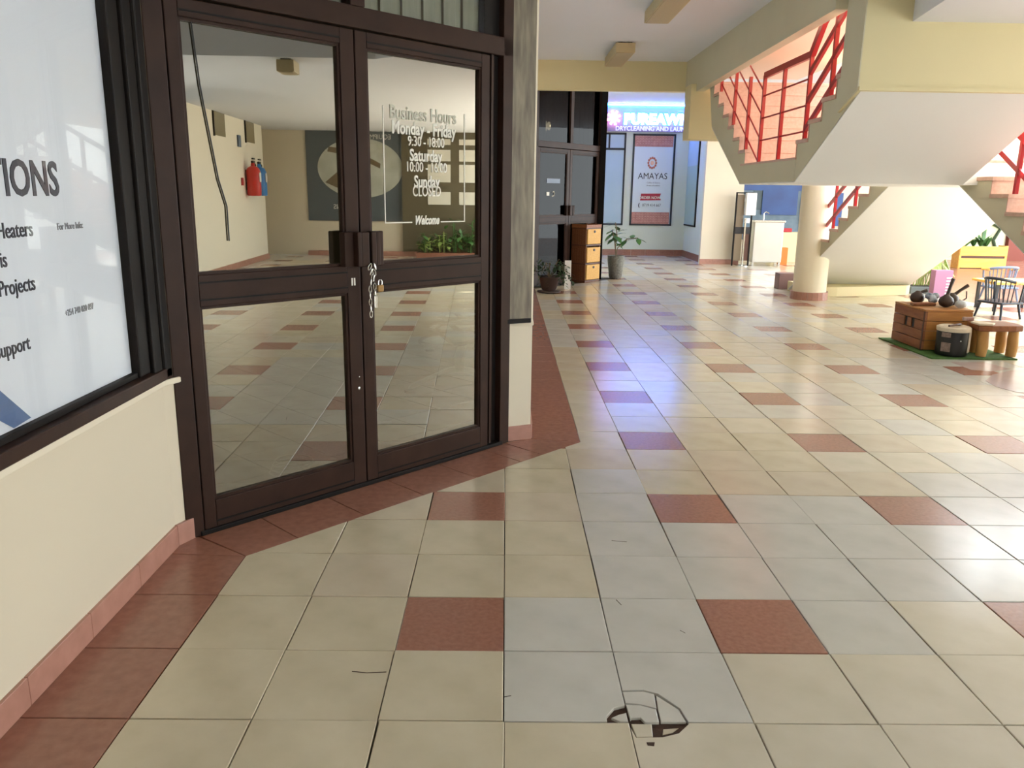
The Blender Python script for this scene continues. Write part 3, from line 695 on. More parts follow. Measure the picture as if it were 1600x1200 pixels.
# ------------------------------------------------------------------ ceiling light fittings
def lightbox(x0, x1, y0, y1, z, label):
    e = empty('ceiling_light', ((x0+x1)/2, (y0+y1)/2, z), 0, label, 'ceiling light', 'box lights on the ceiling')
    w_, l_ = (x1-x0)/2, (y1-y0)/2
    MB().box(-w_, w_, -l_, l_, -.36, -.04).build('housing', LBOX, e, bevel=.01)
    MB().box(-w_+.04, w_-.04, -l_+.05, l_-.05, -.375, -.36).build('diffuser', LDIF, e)
    MB().box(-w_*.7, -w_*.3, -l_+.1, l_-.1, -.04, 0).box(w_*.3, w_*.7, -l_+.1, l_-.1, -.04, 0).build('bracket', BLACK, e)
lightbox(3.82, 4.52, 24.9, 28.2, 9.4, 'beige box ceiling light nearest the yellow beam')
lightbox(4.0, 4.72, 16.6, 19.9, 9.4, 'beige box ceiling light cut by the top of the photo')
lightbox(11.75, 12.5, 1.15, 1.65, 7.77, 'box ceiling light seen reflected high in the left door pane')

# ================================================================== SECOND SHOPFRONT (diagonal, far)
a2 = math.atan2(34.25-30.55, 4.35-1.27)
d2, l2 = door_set((1.27, 30.55, 0), a2, W=4.9, main=False, idx=2)
struct_box('wall_far_corner', WALL, .1, .43, 29.6, 30.4, 0, 9.95)
MB().prism([(.43, 29.9), (.72, 29.85), (1.12, 30.35), (1.02, 30.6), (.43, 30.6)], 0, 2.0).build('wall_step', WALL)['kind'] = 'structure'
MB().prism([(.43, 30.0), (.9, 30.2), (1.12, 30.40), (1.02, 30.7), (.43, 30.7)], 2.0, 9.95).build('trim_7', BLACKF)['kind'] = 'structure'
struct_box('wall_shop_two_front', SHOPD, -3.2, .12, 30.1, 30.4, 0, 9.95)
struct_box('wall_shop_two', SHOPD, -3, 4.44, 38.8, 39, 0, 9.9)
struct_box('wall_shop_two_right', SHOPD, 4.34, 4.44, 34.6, 39, 0, 9.9)
struct_box('wall_shop_two_side', SHOPD, -3.2, -3, 30.4, 39, 0, 9.9)
struct_box('wall_far_left', WALLG, 4.45, 4.75, 34.45, 50.3, 0, 9.95)
MB().prism([(4.45, 34.2), (4.72, 34.1), (4.75, 34.5), (4.5, 34.6)], 0, 9.9).build('trim_8', BLACKF)['kind'] = 'structure'
MB().box(3.2, 4.6, .03, .10, .05, 2.7).build('kick_panel', mat('grey_kick_panel', (120, 112, 98), .6), d2)
n_ = empty('notice_sticker', (0, 0, 0))
bpy.data.objects.remove(n_)
MB().box(.75, 1.75, -.03, -.015, 4.55, 4.75).build('glass_sticker', GREYB, l2[0])
MB().box(.75, .95, -.035, -.02, 4.0, 4.16).build('glass_sticker', VINYL, l2[0])
MB().tube([(1.15, -.03, 3.98), (1.3, -.03, 4.0), (1.35, -.03, 4.1), (1.3, -.03, 4.2), (1.2, -.03, 4.15)], .02, 5).build('glass_sticker', VINYL, l2[0])
blb = empty('pendant_bulb', (1.75, 31.4, 7.0), 0, 'glowing pendant bulb on a brown rope inside the far dark shopfront', 'lamp')
MB().ell((0, 0, 0), (.17, .17, .22)).build('bulb', emis('warm_bulb', (255, 236, 190), 5), blb, smooth=True)
MB().tube([(0, 0, .2), (.03, 0, .6), (-.03, 0, 1.0), (.04, 0, 1.4), (0, 0, 2.5)], .045, 6).build('rope', STEM, blb)

# ================================================================== FAR SHOP WALL
FYW = 50.3
fw = struct_box('wall_far', WALLG, 4.6, 12.3, FYW, FYW+.4, 0, 9.95)
b = empty('baseboard_far', kind='structure')
for k in range(8): MB().box(4.7+k*.99, 5.68+k*.99, FYW-.04, FYW, 0, .42).build('skirting_tile', TERRAB, b)
for k in range(6): MB().box(12.2, 12.26, 44.35+k*.99, 45.33+k*.99, 0, .42).build('skirting_tile', TERRAB, b)
def fwin(idx, x0, x1, z0, z1, film, mull=False):
    e = empty('window_%d' % idx, (x0, FYW, 0), kind='structure'); W = x1-x0
    BL = mat('navy_frame', (24, 34, 46), .4)
    m = MB().box(0, .12, -.08, 0, z0, z1).box(W-.12, W, -.08, 0, z0, z1).box(0, W, -.08, 0, z0, z0+.12).box(0, W, -.08, 0, z1-.12, z1)
    if mull: m.box(0, W, -.08, 0, 7.0, 7.14).box(W*.46, W*.46+.12, -.08, 0, 7.1, z1)
    m.build('frame', BL, e); MB().box(.1, W-.1, -.045, -.02, z0+.1, z1-.1).build('film', film, e)
    return e
e = fwin(2, 5.78, 7.98, 2.05, 8.12, SKYV, True)
MB().box(.18, .30, -.06, -.0, 2.1, 7.0).build('frame', BLACKF, e)
e = fwin(3, 8.45, 11.32, 2.05, 8.08, SKYV)
pp = empty('window_banner', (8.55, FYW-.05, 0), 0, 'white window banner with pink patterned ends and a red flag label', 'banner')
MB().box(0, 2.60, -.02, 0, 2.95, 7.25).build('banner_sheet', mat('pale_banner', (206, 216, 222), .4), pp)
MB().box(0, 2.60, -.02, 0, 7.25, 7.98).build('pattern_band', PATT, pp); MB().box(0, 2.60, -.02, 0, 2.17, 2.95).build('pattern_band', PATT, pp)
for zb in (2.2, 7.3):
    zz = MB()
    for r in range(4):
        for k in range(13):
            x = .1+k*.19; z = zb+.08+r*.16
            zz.add([(x, -.025, z), (x+.095, -.025, z+.06), (x+.19, -.025, z), (x+.095, -.025, z+.10)], [(0, 1, 3), (1, 2, 3)])
    zz.build('pattern_print', mat('pattern_light', (206, 160, 148), .5), pp)
BMx = lambda x, z: frameM((x, -.024, z), (1, 0, 0), (0, 0, 1))
text('AMAYAS', .58, INK, pp, BMx(1.33, 5.15), .9)
text('Coffee & Bakery', .15, INKG, pp, BMx(1.4, 4.86), .9); text('A taste of tradition', .13, INK, pp, BMx(1.4, 4.68), .9)
text('ORDER NOW', .26, VINYL, pp, frameM((1.2, -.05, 3.83), (1, 0, 0), (0, 0, 1)), .9, .004)
MB().prism([(.55, 3.72), (1.98, 3.76), (1.86, 3.95), (1.96, 4.2), (.6, 4.18)], -.04, -.02, 'y').build('flag_label', mat('crimson_print', (170, 30, 60), .4), pp)
text('0719 414 667', .27, INK, pp, BMx(1.35, 3.33), .85)
text('(', .3, INK, pp, BMx(.48, 3.33), .8, .02)
em = MB()
for k in range(12):
    t = 2*math.pi*k/12
    em.ell((1.25+.26*math.cos(t), -.03, 6.2+.33*math.sin(t)), (.07, .01, .085), 8, 5)
em.build('sun_emblem', mat('emblem_rust', (186, 104, 84), .5), pp)
MB().ell((1.25, -.03, 6.2), (.13, .01, .16)).build('emblem_centre', mat('emblem_pale', (230, 180, 150), .5), pp)
# side wall of the recess with narrow window, and the cream wall in front
sw = struct_box('wall_recess_side', WALLG, 12.25, 12.6, 44.35, 50.3, 0, 9.95)
e = empty('window_4', (12.25, 47, 0), kind='structure')
MB().box(-.06, 0, 0, .25, 2.1, 7.9).box(-.06, 0, 3.7, 4.1, 2.1, 7.9).box(-.06, 0, 0, 4.1, 2.1, 2.2).box(-.06, 0, 0, 4.1, 7.8, 7.9).build('frame', BLACKF, e)
MB().box(-.03, -.01, .2, 3.8, 2.2, 6.0).build('film', mat('pale_green_film', (160, 184, 176), .3), e)
MB().box(-.03, -.01, .2, 3.8, 6.0, 7.8).build('pane', SKYV, e)
struct_box('wall_front_far', WALL, 11.95, 14.35, 44.0, 44.35, 0, 9.95)
struct_box('trim_9', WALLY, 11.3, 20, 43.7, 44.05, 7.3, 9.95)
b = empty('baseboard_front', kind='structure')
for k in range(3): MB().box(11.93+k*.8, 12.72+k*.8, 43.94, 44.0, 0, .3).build('skirting_tile', SKIRT, b)
# illuminated sign and LED strip
sg = empty('illuminated_sign', (6.3, FYW-.3, 0), 0, 'glowing white and blue channel letter sign above the far windows', 'sign')
MB().box(-.9, 5.9, .15, .28, 8.2, 9.75).build('backboard', BACKP, sg)
for z in (8.25, 8.75, 9.25): MB().box(-.95, .35, .10, .15, z, z+.22).build('board_stripe', STRR, sg)
for z in (8.5, 9.0): MB().box(-.95, .35, .09, .15, z, z+.2).build('board_stripe', WHITE, sg)
SE = emis('sign_white_light', (215, 232, 255), 5.0); SB = emis('sign_blue_halo', (60, 130, 255), 2.0); SP_ = emis('sign_pink_light', (255, 170, 200), 4)
text('PUREAWN', .92, SE, sg, frameM((3.65, -.0, 8.68), (1, 0, 0), (0, 0, 1)), 1.0, .045, ext=.05)
text('PUREAWN', .92, SB, sg, frameM((3.65, .12, 8.70), (1, 0, 0), (0, 0, 1)), 1.0, .10, ext=.01)
text('DRYCLEANING AND LAUNDRY', .40, emis('pale_blue_letters', (190, 190, 240), .7), sg, frameM((3.6, .08, 8.26), (1, 0, 0), (0, 0, 1)), .95, .01, ext=.03)
sgm = MB()
for k in range(8):
    t = 2*math.pi*k/8+.3; sgm.bar((.75, 0, 9.05), (.75+.45*math.cos(t), 0, 9.05+.48*math.sin(t)), .15, .08, up=(0, 1, 0))
sgm.ell((.75, 0, 9.05), (.26, .05, .28)); sgm.build('star_emblem', SP_, sg)
led = MB().bar((5.0, FYW-.5, 9.86), (12.1, FYW-.5, 9.86), .10, .09).build('led_strip', emis('led_blue', (50, 130, 255), 30), None)
tag(led, 'bright blue light strip along the far ceiling above the sign', 'light strip')

# ================================================================== FURNITURE NEAR THE FAR SHOPFRONT
def leafmesh(mb, base, dirv, ln, wd, droop=.2, up=Vector((0, 0, 1))):
    d = Vector(dirv).normalized(); s = d.cross(up)
    if s.length < .05: s = Vector((1, 0, 0))
    s.normalize(); base = Vector(base); pts = []
    prof = [(0, .05), (.25, .8), (.5, 1), (.75, .7), (1, .02)]
    for t, wv in prof:
        c = base+d*ln*t-up*droop*ln*t*t; pts += [c-s*wd*wv/2, c+up*(-.03*wd)+Vector((0, 0, .0)), c+s*wd*wv/2]
    fs = []
    for i in range(4):
        for k in (0, 1): fs.append((i*3+k, i*3+k+1, i*3+k+4, i*3+k+3))
    mb.add(pts, fs)
pt = empty('potted_plant', (1.83, 28.35, 0), 0, 'dark bowl planter with drooping dark green foliage left of the wicker drawers', 'plant')
MB().lathe([(.38, .0), (.5, .03), (.5, .08), (.3, .1)], n=24).build('saucer', POTBR, pt, smooth=True)
MB().lathe([(.26, .08), (.33, .2), (.44, .62), (.5, .68), (.47, .7), (.4, .66)], n=28).build('pot', POTBR, pt, smooth=True)
MB().lathe([(.42, .60), (.01, .64)], n=16, cap=False).build('soil', SOIL, pt)
random.seed(3)
for k in range(26):
    t = random.uniform(0, 6.28); r = random.uniform(.5, 1.05); h = random.uniform(.1, .5)
    if random.random() < .5: t = math.pi*(random.random() < .5)+random.uniform(-.6, .6)
    tip = (r*math.cos(t)*1.0, r*math.sin(t)*.7, .75+h-.6*random.random())
    mid = (.5*r*math.cos(t), .35*r*math.sin(t), 1.0+h)
    sm = MB().tube([(0, 0, .62), mid, tip], [.015, .012, .006], 5)
    if k % 3 == 0: sm.build('stem', STEM, pt)
    lm_ = MB()
    for q in range(9):
        f = .35+.65*q/8; p = Vector((0, 0, .62)).lerp(Vector(mid), min(1, f*2)) if f < .5 else Vector(mid).lerp(Vector(tip), (f-.5)*2)
        leafmesh(lm_, p, (math.cos(t+random.uniform(-2, 2)), math.sin(t+random.uniform(-2, 2)), random.uniform(-.6, .4)), random.uniform(.12, .24), .10, .3)
    lm_.build('leaf_spray', LEAFD, pt)
# small white card block beside it
o = MB().box(-.14, .14, -.05, .05, 0, 1.25).build('white_board', WHITE, loc=(2.72, 29.7, 0)); tag(o, 'narrow white board leaning behind the bowl planter', 'board')
wd = empty('wicker_drawers', (3.98, 32.15, 0), a2, 'tall wicker chest of three drawers beside the far shopfront', 'drawer chest')
# local frame: x along shopfront, -y outwards; near corner at the origin
W_, D_ = 1.22, .95
MB().box(0, .05, -.0, D_, 0, 2.62).box(0, W_, 0, .05, 0, .12).box(W_-.05, W_, 0, D_, 0, 2.62).box(0, W_, D_-.05, D_, 0, 2.62).build('body', WICKS, wd, bevel=.01)
for z in (.05, .86, 1.72, 2.5): MB().box(-.015, W_+.015, -.02, D_, z, z+.06).build('rail', WOODD, wd)
MB().box(-.02, W_+.02, -.03, D_, 2.56, 2.62).build('top', WOODR, wd, bevel=.01)
MB().box(-.02, .04, -.03, D_, 2.62, 2.72).box(W_-.04, W_+.02, -.03, D_, 2.62, 2.72).box(-.02, W_+.02, D_-.06, D_, 2.62, 2.72).box(-.02, W_+.02, -.03, .02, 2.62, 2.70).build('tray_rim', WOODR, wd)
for z in (.14, .95, 1.80):
    dr = MB().box(.06, W_-.06, -.06, .5, z, z+.70).build('drawer', WICKY, wd, bevel=.02)
    MB().lathe([(.0, 0), (.06, 0), (.06, .03), (.0, .03)], n=12).xf(Matrix.Translation((W_*.5, -.06, z+.58)) @ Matrix.Rotation(math.pi/2, 4, 'X')).build('drawer_knob', BLACK, dr)
for k in range(7):
    for z in (.14, .95, 1.80): MB().box(-.012, 0, .04+k*.13, .14+k*.13, z, z+.68).build('wicker_panel', WICKS, wd)
for x in (.03, W_-.03):
    for y in (.03, D_-.03): MB().box(x-.03, x+.03, y-.03, y+.03, -.0, .05).build('foot', WOODD, wd)
wd.location = ((3.72)*T, (32.2)*T, 0)
wd.rotation_euler = (0, 0, a2)
p2 = empty('rubber_plant', (5.5, 34.7, 0), 0, 'tall grey woven pot with a broad leaved plant right of the wicker drawers', 'plant')
MB().lathe([(.28, 0), (.33, .1), (.42, .9), (.43, 1.12), (.39, 1.14), (.37, 1.02)], n=28).build('pot', POTG, p2, smooth=True)
MB().lathe([(.37, 1.02), (.01, 1.03)], n=16, cap=False).build('soil', SOIL, p2)
stems = [[(0, 0, 1.0), (-.05, 0, 1.6), (.0, -.05, 2.1), (-.1, 0, 2.75)], [(0, 0, 1.0), (.05, 0, 1.5), (.5, 0, 1.95), (1.05, 0, 2.0)], [(0, 0, 1.0), (-.1, 0, 1.8), (-.25, 0, 2.4)]]
random.seed(11)
for s_ in stems:
    MB().tube(s_, .025, 6).build('stem', STEM, p2, smooth=True)
    for q in range(11):
        f = .5+.5*q/10; i = min(int(f*(len(s_)-1)), len(s_)-2); fr_ = f*(len(s_)-1)-i
        p = Vector(s_[i]).lerp(Vector(s_[i+1]), fr_); t = random.uniform(0, 6.28)
        lm_ = MB(); leafmesh(lm_, p, (math.cos(t), math.sin(t)*.6, random.uniform(-.5, .5)), random.uniform(.4, .6), .28, .2)
        lm_.build('leaf', LEAF, p2)

# ================================================================== STEEL CABINET AREA
sc_ = empty('steel_counter', (15.75, 43.2, 0), 0, 'stainless steel hand wash counter on short legs left of the round column', 'counter')
MB().box(-.88, .88, -.2, .7, .22, 2.62).build('cabinet_body', STEEL, sc_, bevel=.03)
MB().box(-.95, .95, -.27, .75, 2.6, 2.72).build('counter_top', CHROME, sc_, bevel=.02)
for x in (-.8, .8):
    for y in (-.1, .6): MB().box(x-.06, x+.06, y-.06, y+.06, 0, .24).build('leg', CHROME, sc_)
MB().tube([(-.2, .4, 2.7), (-.2, .4, 3.1), (-.1, .3, 3.2), (.05, .2, 3.1)], .04, 6).build('tap', CHROME, sc_, smooth=True)
ds = empty('towel_stand', (14.2, 43.1, 0), 0, 'brown framed stand holding a white paper dispenser against the cream wall', 'stand')
MB().box(-.55, -.47, -.05, .05, .0, 4.3).box(.42, .5, -.05, .05, 0, 4.3).box(-.55, .5, -.05, .05, 4.25, 4.33).build('frame', BLACKF, ds)
MB().box(.0, .08, -.3, -.22, 0, 2.8).build('pole', CHROME, ds)
MB().box(-.5, -.02, .0, .04, .3, 4.2).build('back_panel', mat('brown_panel', (120, 104, 80), .4), ds)
MB().box(.05, .42, .0, .04, .3, 2.2).build('back_panel', WOODD, ds)
MB().box(-.02, .6, -.35, 0, 3.0, 4.3).build('dispenser', WHITE, ds, bevel=.05)
MB().lathe([(.16, 0), (.16, .28)], n=16).xf(Matrix.Translation((.15, -.2, 2.55))).build('paper_roll', WHITE, ds)
MB().lathe([(.35, 0), (.35, .04), (.05, .06)], (.05, -.26), 20).build('base', CHROME, ds)
MB().box(-.5, .45, -.04, 0, 1.9, 2.3).build('cross_panel', BLACK, ds)
# food court back wall seen below the landing
struct_box('wall_back', WALL, 12.6, 40, 50.3, 50.7, 0, 10)
bp_ = empty('menu_wall', (14.5, 50.2, 0), 0, 'blue and slate panelled kiosk front behind the steel counter', 'kiosk')
MB().box(0, 1.4, -.05, 0, 1.5, 6).build('panel', mat('pale_grey_panel', (180, 190, 186), .5), bp_)
MB().box(1.4, 8, -.05, 0, 1.2, 6).build('panel', SLATE, bp_)
MB().box(2.3, 3.2, -.12, -.05, 3.2, 4.6).build('menu_board', mat('dark_slate', (70, 88, 96), .5), bp_)
MB().box(2.9, 5.3, -.2, -.05, 2.9, 4.5).build('menu_board', BLUEP, bp_); MB().box(1.6, 8, -.15, -.05, 4.5, 5.6).build('fascia', BLUEP, bp_)
MB().box(5.6, 8.4, -.2, -.05, 2.2, 4.4).build('menu_board', BLUEP, bp_)
MB().box(.6, 1.6, -.3, -.05, 3.5, 3.75).build('shelf', mat('grey_shelf', (90, 88, 80), .5), bp_)
MB().box(.6, 1.7, -.3, -.05, 3.75, 4.0).build('shelf_lip', WHITE, bp_)
kc = tag(MB().box(-1.6, 1.4, -.4, .4, 0, 1.9).build('kiosk_counter', WALLY, loc=(18.6, 46.5, 0), bevel=.03), 'cream kiosk counter partly hidden by the round column', 'counter')
tag(MB().box(-.25, .25, -.2, .2, 0, 1.05).build('orange_crate', ORANGE, loc=(17.15, 44.3, 0), bevel=.03), 'orange plastic box on the floor beside the steel counter', 'box')
tag(MB().box(-.5, .5, -.15, .15, 0, .25).build('red_tray', REDP, loc=(17.8, 46.4, 1.9), bevel=.05), 'red tray on top of the cream kiosk counter', 'tray')
tag(MB().box(-.5, .5, -.3, .3, 0, .72).build('stone_plinth', mat('dark_terracotta', (120, 90, 84), .5, var=.1), loc=(12.9, 31.0, 0), bevel=.02), 'small brown tiled plinth behind the round column base', 'plinth')

# ================================================================== RIGHT: CRAFT DISPLAY
tag(MB().box(11.18, 13.45, 14.88, 17.95, .004, .035).build('turf_mat', TURF), 'green artificial turf mat under the wooden crate and stool', 'mat')
cr = empty('wooden_crate', (11.42, 15.92, .05), 0, 'reddish brown wooden crate with two hand holes on the turf mat', 'crate')
CW, CD, CH = 1.30, 1.75, 1.06
for k in range(4):   # left side planks with handle holes in second row
    z0 = k*CH/4+.008; z1 = (k+1)*CH/4-.008
    if k == 2:
        for a, b_ in ((0, .55), (.72, .95), (1.12, CD)): MB().box(0, .06, a, b_, z0, z1).build('plank', WOODR, cr, bevel=.006)
        MB().box(.03, .05, .5, 1.2, z0, z1).build('hand_hole', BLACK, cr)
    else: MB().box(0, .06, 0, CD, z0, z1).build('plank', WOODR, cr, bevel=.006)
    MB().box(.06, CW, 0, .06, z0, z1).build('plank', WOOD, cr, bevel=.006)
    MB().box(CW-.06, CW, .06, CD, z0, z1).build('plank', WOOD, cr, bevel=.006)
    MB().box(.06, CW-.06, CD-.06, CD, z0, z1).build('plank', WOOD, cr, bevel=.006)
for k in range(5): MB().box(-.01, CW+.01, k*CD/5+.006, (k+1)*CD/5-.006, CH, CH+.05).build('lid_plank', WOOD, cr, bevel=.006)
MB().box(-.02, .0, -.0, .06, 0, CH).build('corner_batten', WOODD, cr)
zt = 1.17
def gourd(x, y, r, hd, label, tilt=0):
    g = empty('gourd_vessel', (x, y, zt), 0, label, 'vessel', 'gourd vessels on the crate')
    MB().lathe([(r*.35, 0), (r*.8, r*.25), (r, r*.75), (r*.85, r*1.25), (r*.4, r*1.6), (r*.25, r*1.75)], n=20).build('body', GOURD, g, smooth=True)
    a = Vector((0, 0, r*1.2)); b_ = a+Vector(hd)
    MB().tube([a, a.lerp(b_, .5)+Vector((0, 0, .02)), b_], [.06, .045, .055], 8).build('neck', GOURD, g, smooth=True)
    return g
gourd(11.85, 17.3, .20, (.25, 0, .12), 'dark round gourd vessel at the left end of the crate lid')
gourd(12.25, 16.5, .20, (.12, 0, .55), 'dark gourd vessel with an upright neck in the middle of the crate lid')
g3 = gourd(12.62, 16.9, .20, (.42, 0, .32), 'dark gourd vessel with a slanting neck at the right end of the lid')
MB().tube([(.1, 0, .2), (.3, 0, .12), (.42, 0, .2), (.40, 0, .4)], .02, 6).build('handle', GOURD, g3, smooth=True)
cl = MB(); random.seed(5)
for k in range(7): cl.ell((random.uniform(-.1, .12), random.uniform(-.06, .06), .10+random.uniform(0, .15)), (.12, .1, .09), 8, 6)
tag(cl.build('patterned_cloth', mat('blue_white_print', (210, 220, 230), .8, rgb2=(60, 80, 110), vscale=18), loc=(12.12, 17.02, zt), smooth=True), 'crumpled blue and white cloth between the gourds', 'cloth')
tag(MB().ell((0, 0, .11), (.16, .15, .11)).build('pale_ball', mat('pale_blue_white', (200, 206, 212), .5, var=.2, vscale=20), loc=(12.55, 16.28, zt), smooth=True), 'small pale round pot at the front of the crate lid', 'pot')
tag(MB().box(-.32, .32, -.1, .1, 0, .08).build('wooden_tray', WOODR, loc=(11.75, 16.75, zt), bevel=.02), 'flat brown wooden tray on the crate lid', 'tray')
dm = empty('black_drum', (11.93, 15.36, .05), 0, 'black drum with a pale stretched rim in front of the crate', 'drum')
MB().lathe([(.37, 0), (.39, .05), (.40, .70)], n=32).build('shell', BLACK, dm, smooth=True)
MB().lathe([(.405, .64), (.42, .66), (.42, .74), (.37, .77), (.30, .76), (.02, .72)], n=32).build('drum_skin', HIDE, dm, smooth=True)
MB().tube([(-.2, -.1, .78), (.05, .0, .80), (.25, .15, .79)], .03, 6).build('strap', WOODD, dm)
for z0, z1, a0 in ((.12, .36, -2.75), (.5, .62, -2.8)):
    pts = [(.405*math.cos(a0+k*.12), .405*math.sin(a0+k*.12)) for k in range(6)]
    mm = MB(); vs = [(p[0], p[1], z0) for p in pts]+[(p[0], p[1], z1) for p in pts]
    mm.add(vs+[(v[0]*.97, v[1]*.97, v[2]) for v in vs], [(k, k+1, k+7, k+6) for k in range(5)]+[(12+k+6, 12+k+7, 12+k+1, 12+k) for k in range(5)]); mm.build('sticker', mat('drum_sticker', (150, 130, 118), .5, rgb2=(110, 90, 80), vscale=30), dm)
MB().ell((.0, -.40, .42), (.02, .012, .02)).build('stud', CHROME, dm)
for k in range(4):
    t = -.9+k*.2; MB().bar((.41*math.cos(t), .41*math.sin(t), .1), (.41*math.cos(t), .41*math.sin(t), .66), .02, .02).build('lacing', HIDE, dm)
stl = empty('log_stool', (13.02, 15.42, .05), 0, 'low wooden stool with four thick log legs on the turf mat', 'stool')
MB().prism([(-.62, -.38), (-.3, -.45), (.35, -.42), (.58, -.36), (.64, .0), (.56, .42), (.0, .44), (-.5, .40), (-.6, .1)], .68, .84).build('seat', WOODR, stl, bevel=.03)
for x, y in ((-.40, -.26), (.40, -.26), (-.28, .28), (.42, .28)):
    MB().tube([(x, y, 0), (x+.02, y, .25), (x, y, .5), (x, y, .69)], [.125, .14, .135, .12], 12).build('leg', WOODL, stl, smooth=True)
MB().prism([(-.66, -.42), (-.3, -.46), (-.12, -.25), (-.4, .1), (-.64, .0)], .84, .89).build('hide_cover', HIDE, stl, bevel=.02)
tag(MB().box(-.14, .14, -.05, .05, 0, .10).build('small_carving', mat('red_white_print', (190, 170, 160), .6, rgb2=(120, 50, 40), vscale=12), loc=(12.35, 15.5, .94), bevel=.02), 'small red and white carving lying on the hide covered end of the stool', 'carving')

# ------------------------------------------------------------------ black spindle chairs and table
def chair(x, y, rz, label, m=BLACKW, arm=True):
    e = empty('spindle_chair', (x, y, 0), rz, label, 'chair', 'spindle chairs around the low table')
    MB().prism([(-.55, -.5), (.55, -.5), (.5, .5), (-.5, .5)], .52, .60).build('seat', m, e, bevel=.03)
    for sx in (-1, 1):
        for sy in (-1, 1): MB().tube([(sx*.42, sy*.4, .54), (sx*.52, sy*.48, 0)], [.05, .035], 8).build('leg', m, e)
    pts = []
    for k in range(13):
        t = math.pi*(k/12); pts.append((-.58*math.cos(t), -.1+.62*math.sin(t), 1.28+.14*math.sin(t)))
    MB().tube(pts, .055, 8).build('back_rail', m, e, smooth=True)
    for k in range(1, 12):
        p = pts[k]; MB().tube([(p[0]*.85, p[1]*.78, .58), p], .02, 6).build('spindle', m, e)
    for sx in (-1, 1):
        MB().tube([(sx*.5, -.35, .58), (sx*.58, -.35, 1.24)], .035, 6).build('arm_post', m, e)
        MB().tube([(sx*.58, -.45, 1.27), (sx*.58, .1, 1.30)], .055, 8).build('armrest', WOODY, e, smooth=True)
    return e
chair(17.55, 22.6, math.radians(110), 'black spindle back armchair with a yellow wooden armrest behind the stool')
chair(19.0, 21.3, math.radians(60), 'black spindle chair cut by the right edge of the photo')
chair(20.6, 27.6, math.radians(180), 'blue grey spindle chair behind the yellow table', GREYB)
tb = empty('low_table', (19.3, 24.8, 0), 0, 'low yellow wooden table beside the black spindle chairs', 'table')
MB().box(-1.1, 1.1, -.8, .8, 1.02, 1.12).build('tabletop', WOODY, tb, bevel=.03)
for x in (-.9, .9):
    for y in (-.6, .6): MB().box(x-.05, x+.05, y-.05, y+.05, 0, 1.02).build('leg', BLACKW, tb)

# ------------------------------------------------------------------ potted palm, carton, planter box, mural
pm = empty('potted_palm', (18.55, 30.0, 0), 0, 'potted palm with long pale green fronds behind the crate', 'plant')
MB().box(-.65, .65, -.4, .4, 0, .32).build('planter', mat('grey_planter', (104, 110, 108), .6), pm, bevel=.03)
MB().box(-.6, .6, -.35, .35, .3, .34).build('soil', SOIL, pm)
random.seed(21)
for k in range(26):
    t = random.uniform(0, 6.28); ln = random.uniform(.9, 1.7); h = random.uniform(.7, 1.5); bx = random.uniform(-.4, .4)
    rx, ry = max(math.cos(t)*ln*.75, -.35), math.sin(t)*ln*.5
    pts = [Vector((bx, 0, .33)), Vector((bx+rx*.3, ry*.3, .33+h*.75)), Vector((bx+rx*.7, ry*.7, .33+h)), Vector((bx+rx*1.1, ry*1.1, .33+h*.6))]
    m_ = MB().tube(pts, [.02, .016, .012, .006], 4)
    for q in range(16):
        f = .25+.75*q/15; i = min(int(f*3), 2); p = pts[i].lerp(pts[i+1], f*3-i); d = (pts[i+1]-pts[i]).normalized()
        s_ = d.cross(Vector((0, 0, 1)))
        for sg_ in (-1, 1): leafmesh(m_, p, d*.7+s_*sg_*.8+Vector((0, 0, -.15)), .42*(1-abs(f-.55)), .045, .25)
    m_.build('frond', LEAFP, pm)
ct = tag(MB().box(-.38, .38, -.2, .2, 0, 1.15).build('mauve_carton', PURP, loc=(18.65, 28.6, 0), bevel=.02), 'mauve carton standing in front of the potted palm', 'carton')
for k in range(6): MB().box(.12, .34, -.215, -.2, .15+k*.13, .2+k*.13).build('print_bar', WHITE, ct)
pb = empty('planter_box', (29.0, 43.6, 0), 0, 'yellow slatted wooden planter box below the green mural', 'planter')
for z in (.0, .72): MB().box(-1.45, 1.45, -.4, -.34, z+.04, z+.62).build('slat', WOODY, pb, bevel=.02)
MB().box(-1.4, 1.4, -.34, .4, .04, 1.3).build('liner', WOODD, pb)
for x in (-1.4, 1.4): MB().box(x-.07, x+.07, -.38, .42, 0, 1.38).build('end_post', WOODY, pb)
random.seed(9)
for k in range(4):
    m_ = MB(); x = random.uniform(-1.2, 1.3)
    for q in range(6): leafmesh(m_, (x, 0, 1.25), (random.uniform(-1, 1), random.uniform(-.5, .3), random.uniform(.6, 1.8)), random.uniform(.8, 1.5), .25, .3)
    m_.build('foliage', LEAF, pb)
mu = tag(MB().box(29.0, 34.4, 50.1, 50.28, .3, 4.5).build('mural_panel', GRAPH), 'pale green mural panel with dark leaf drawing behind the planter box', 'mural')
MB().tube([(30.3, 50.08, .6), (30.6, 50.08, 1.3), (31.3, 50.08, 1.8), (32.4, 50.08, 1.9)], .06, 6).build('drawn_line', LEAFD, mu)
MB().tube([(33.9, 50.06, .6), (33.6, 50.06, 1.4), (34.0, 50.06, 2.2), (33.2, 50.06, 2.6)], .12, 6).build('drawn_line', LEAFD, mu)
MB().box(32.8, 33.05, 50.05, 50.1, .4, 4.4).build('drawn_line', LEAF, mu)
MB().box(34.6, 40, 49.9, 50.28, 0, 4.6).build('trim_10', REDBR)['kind'] = 'structure'

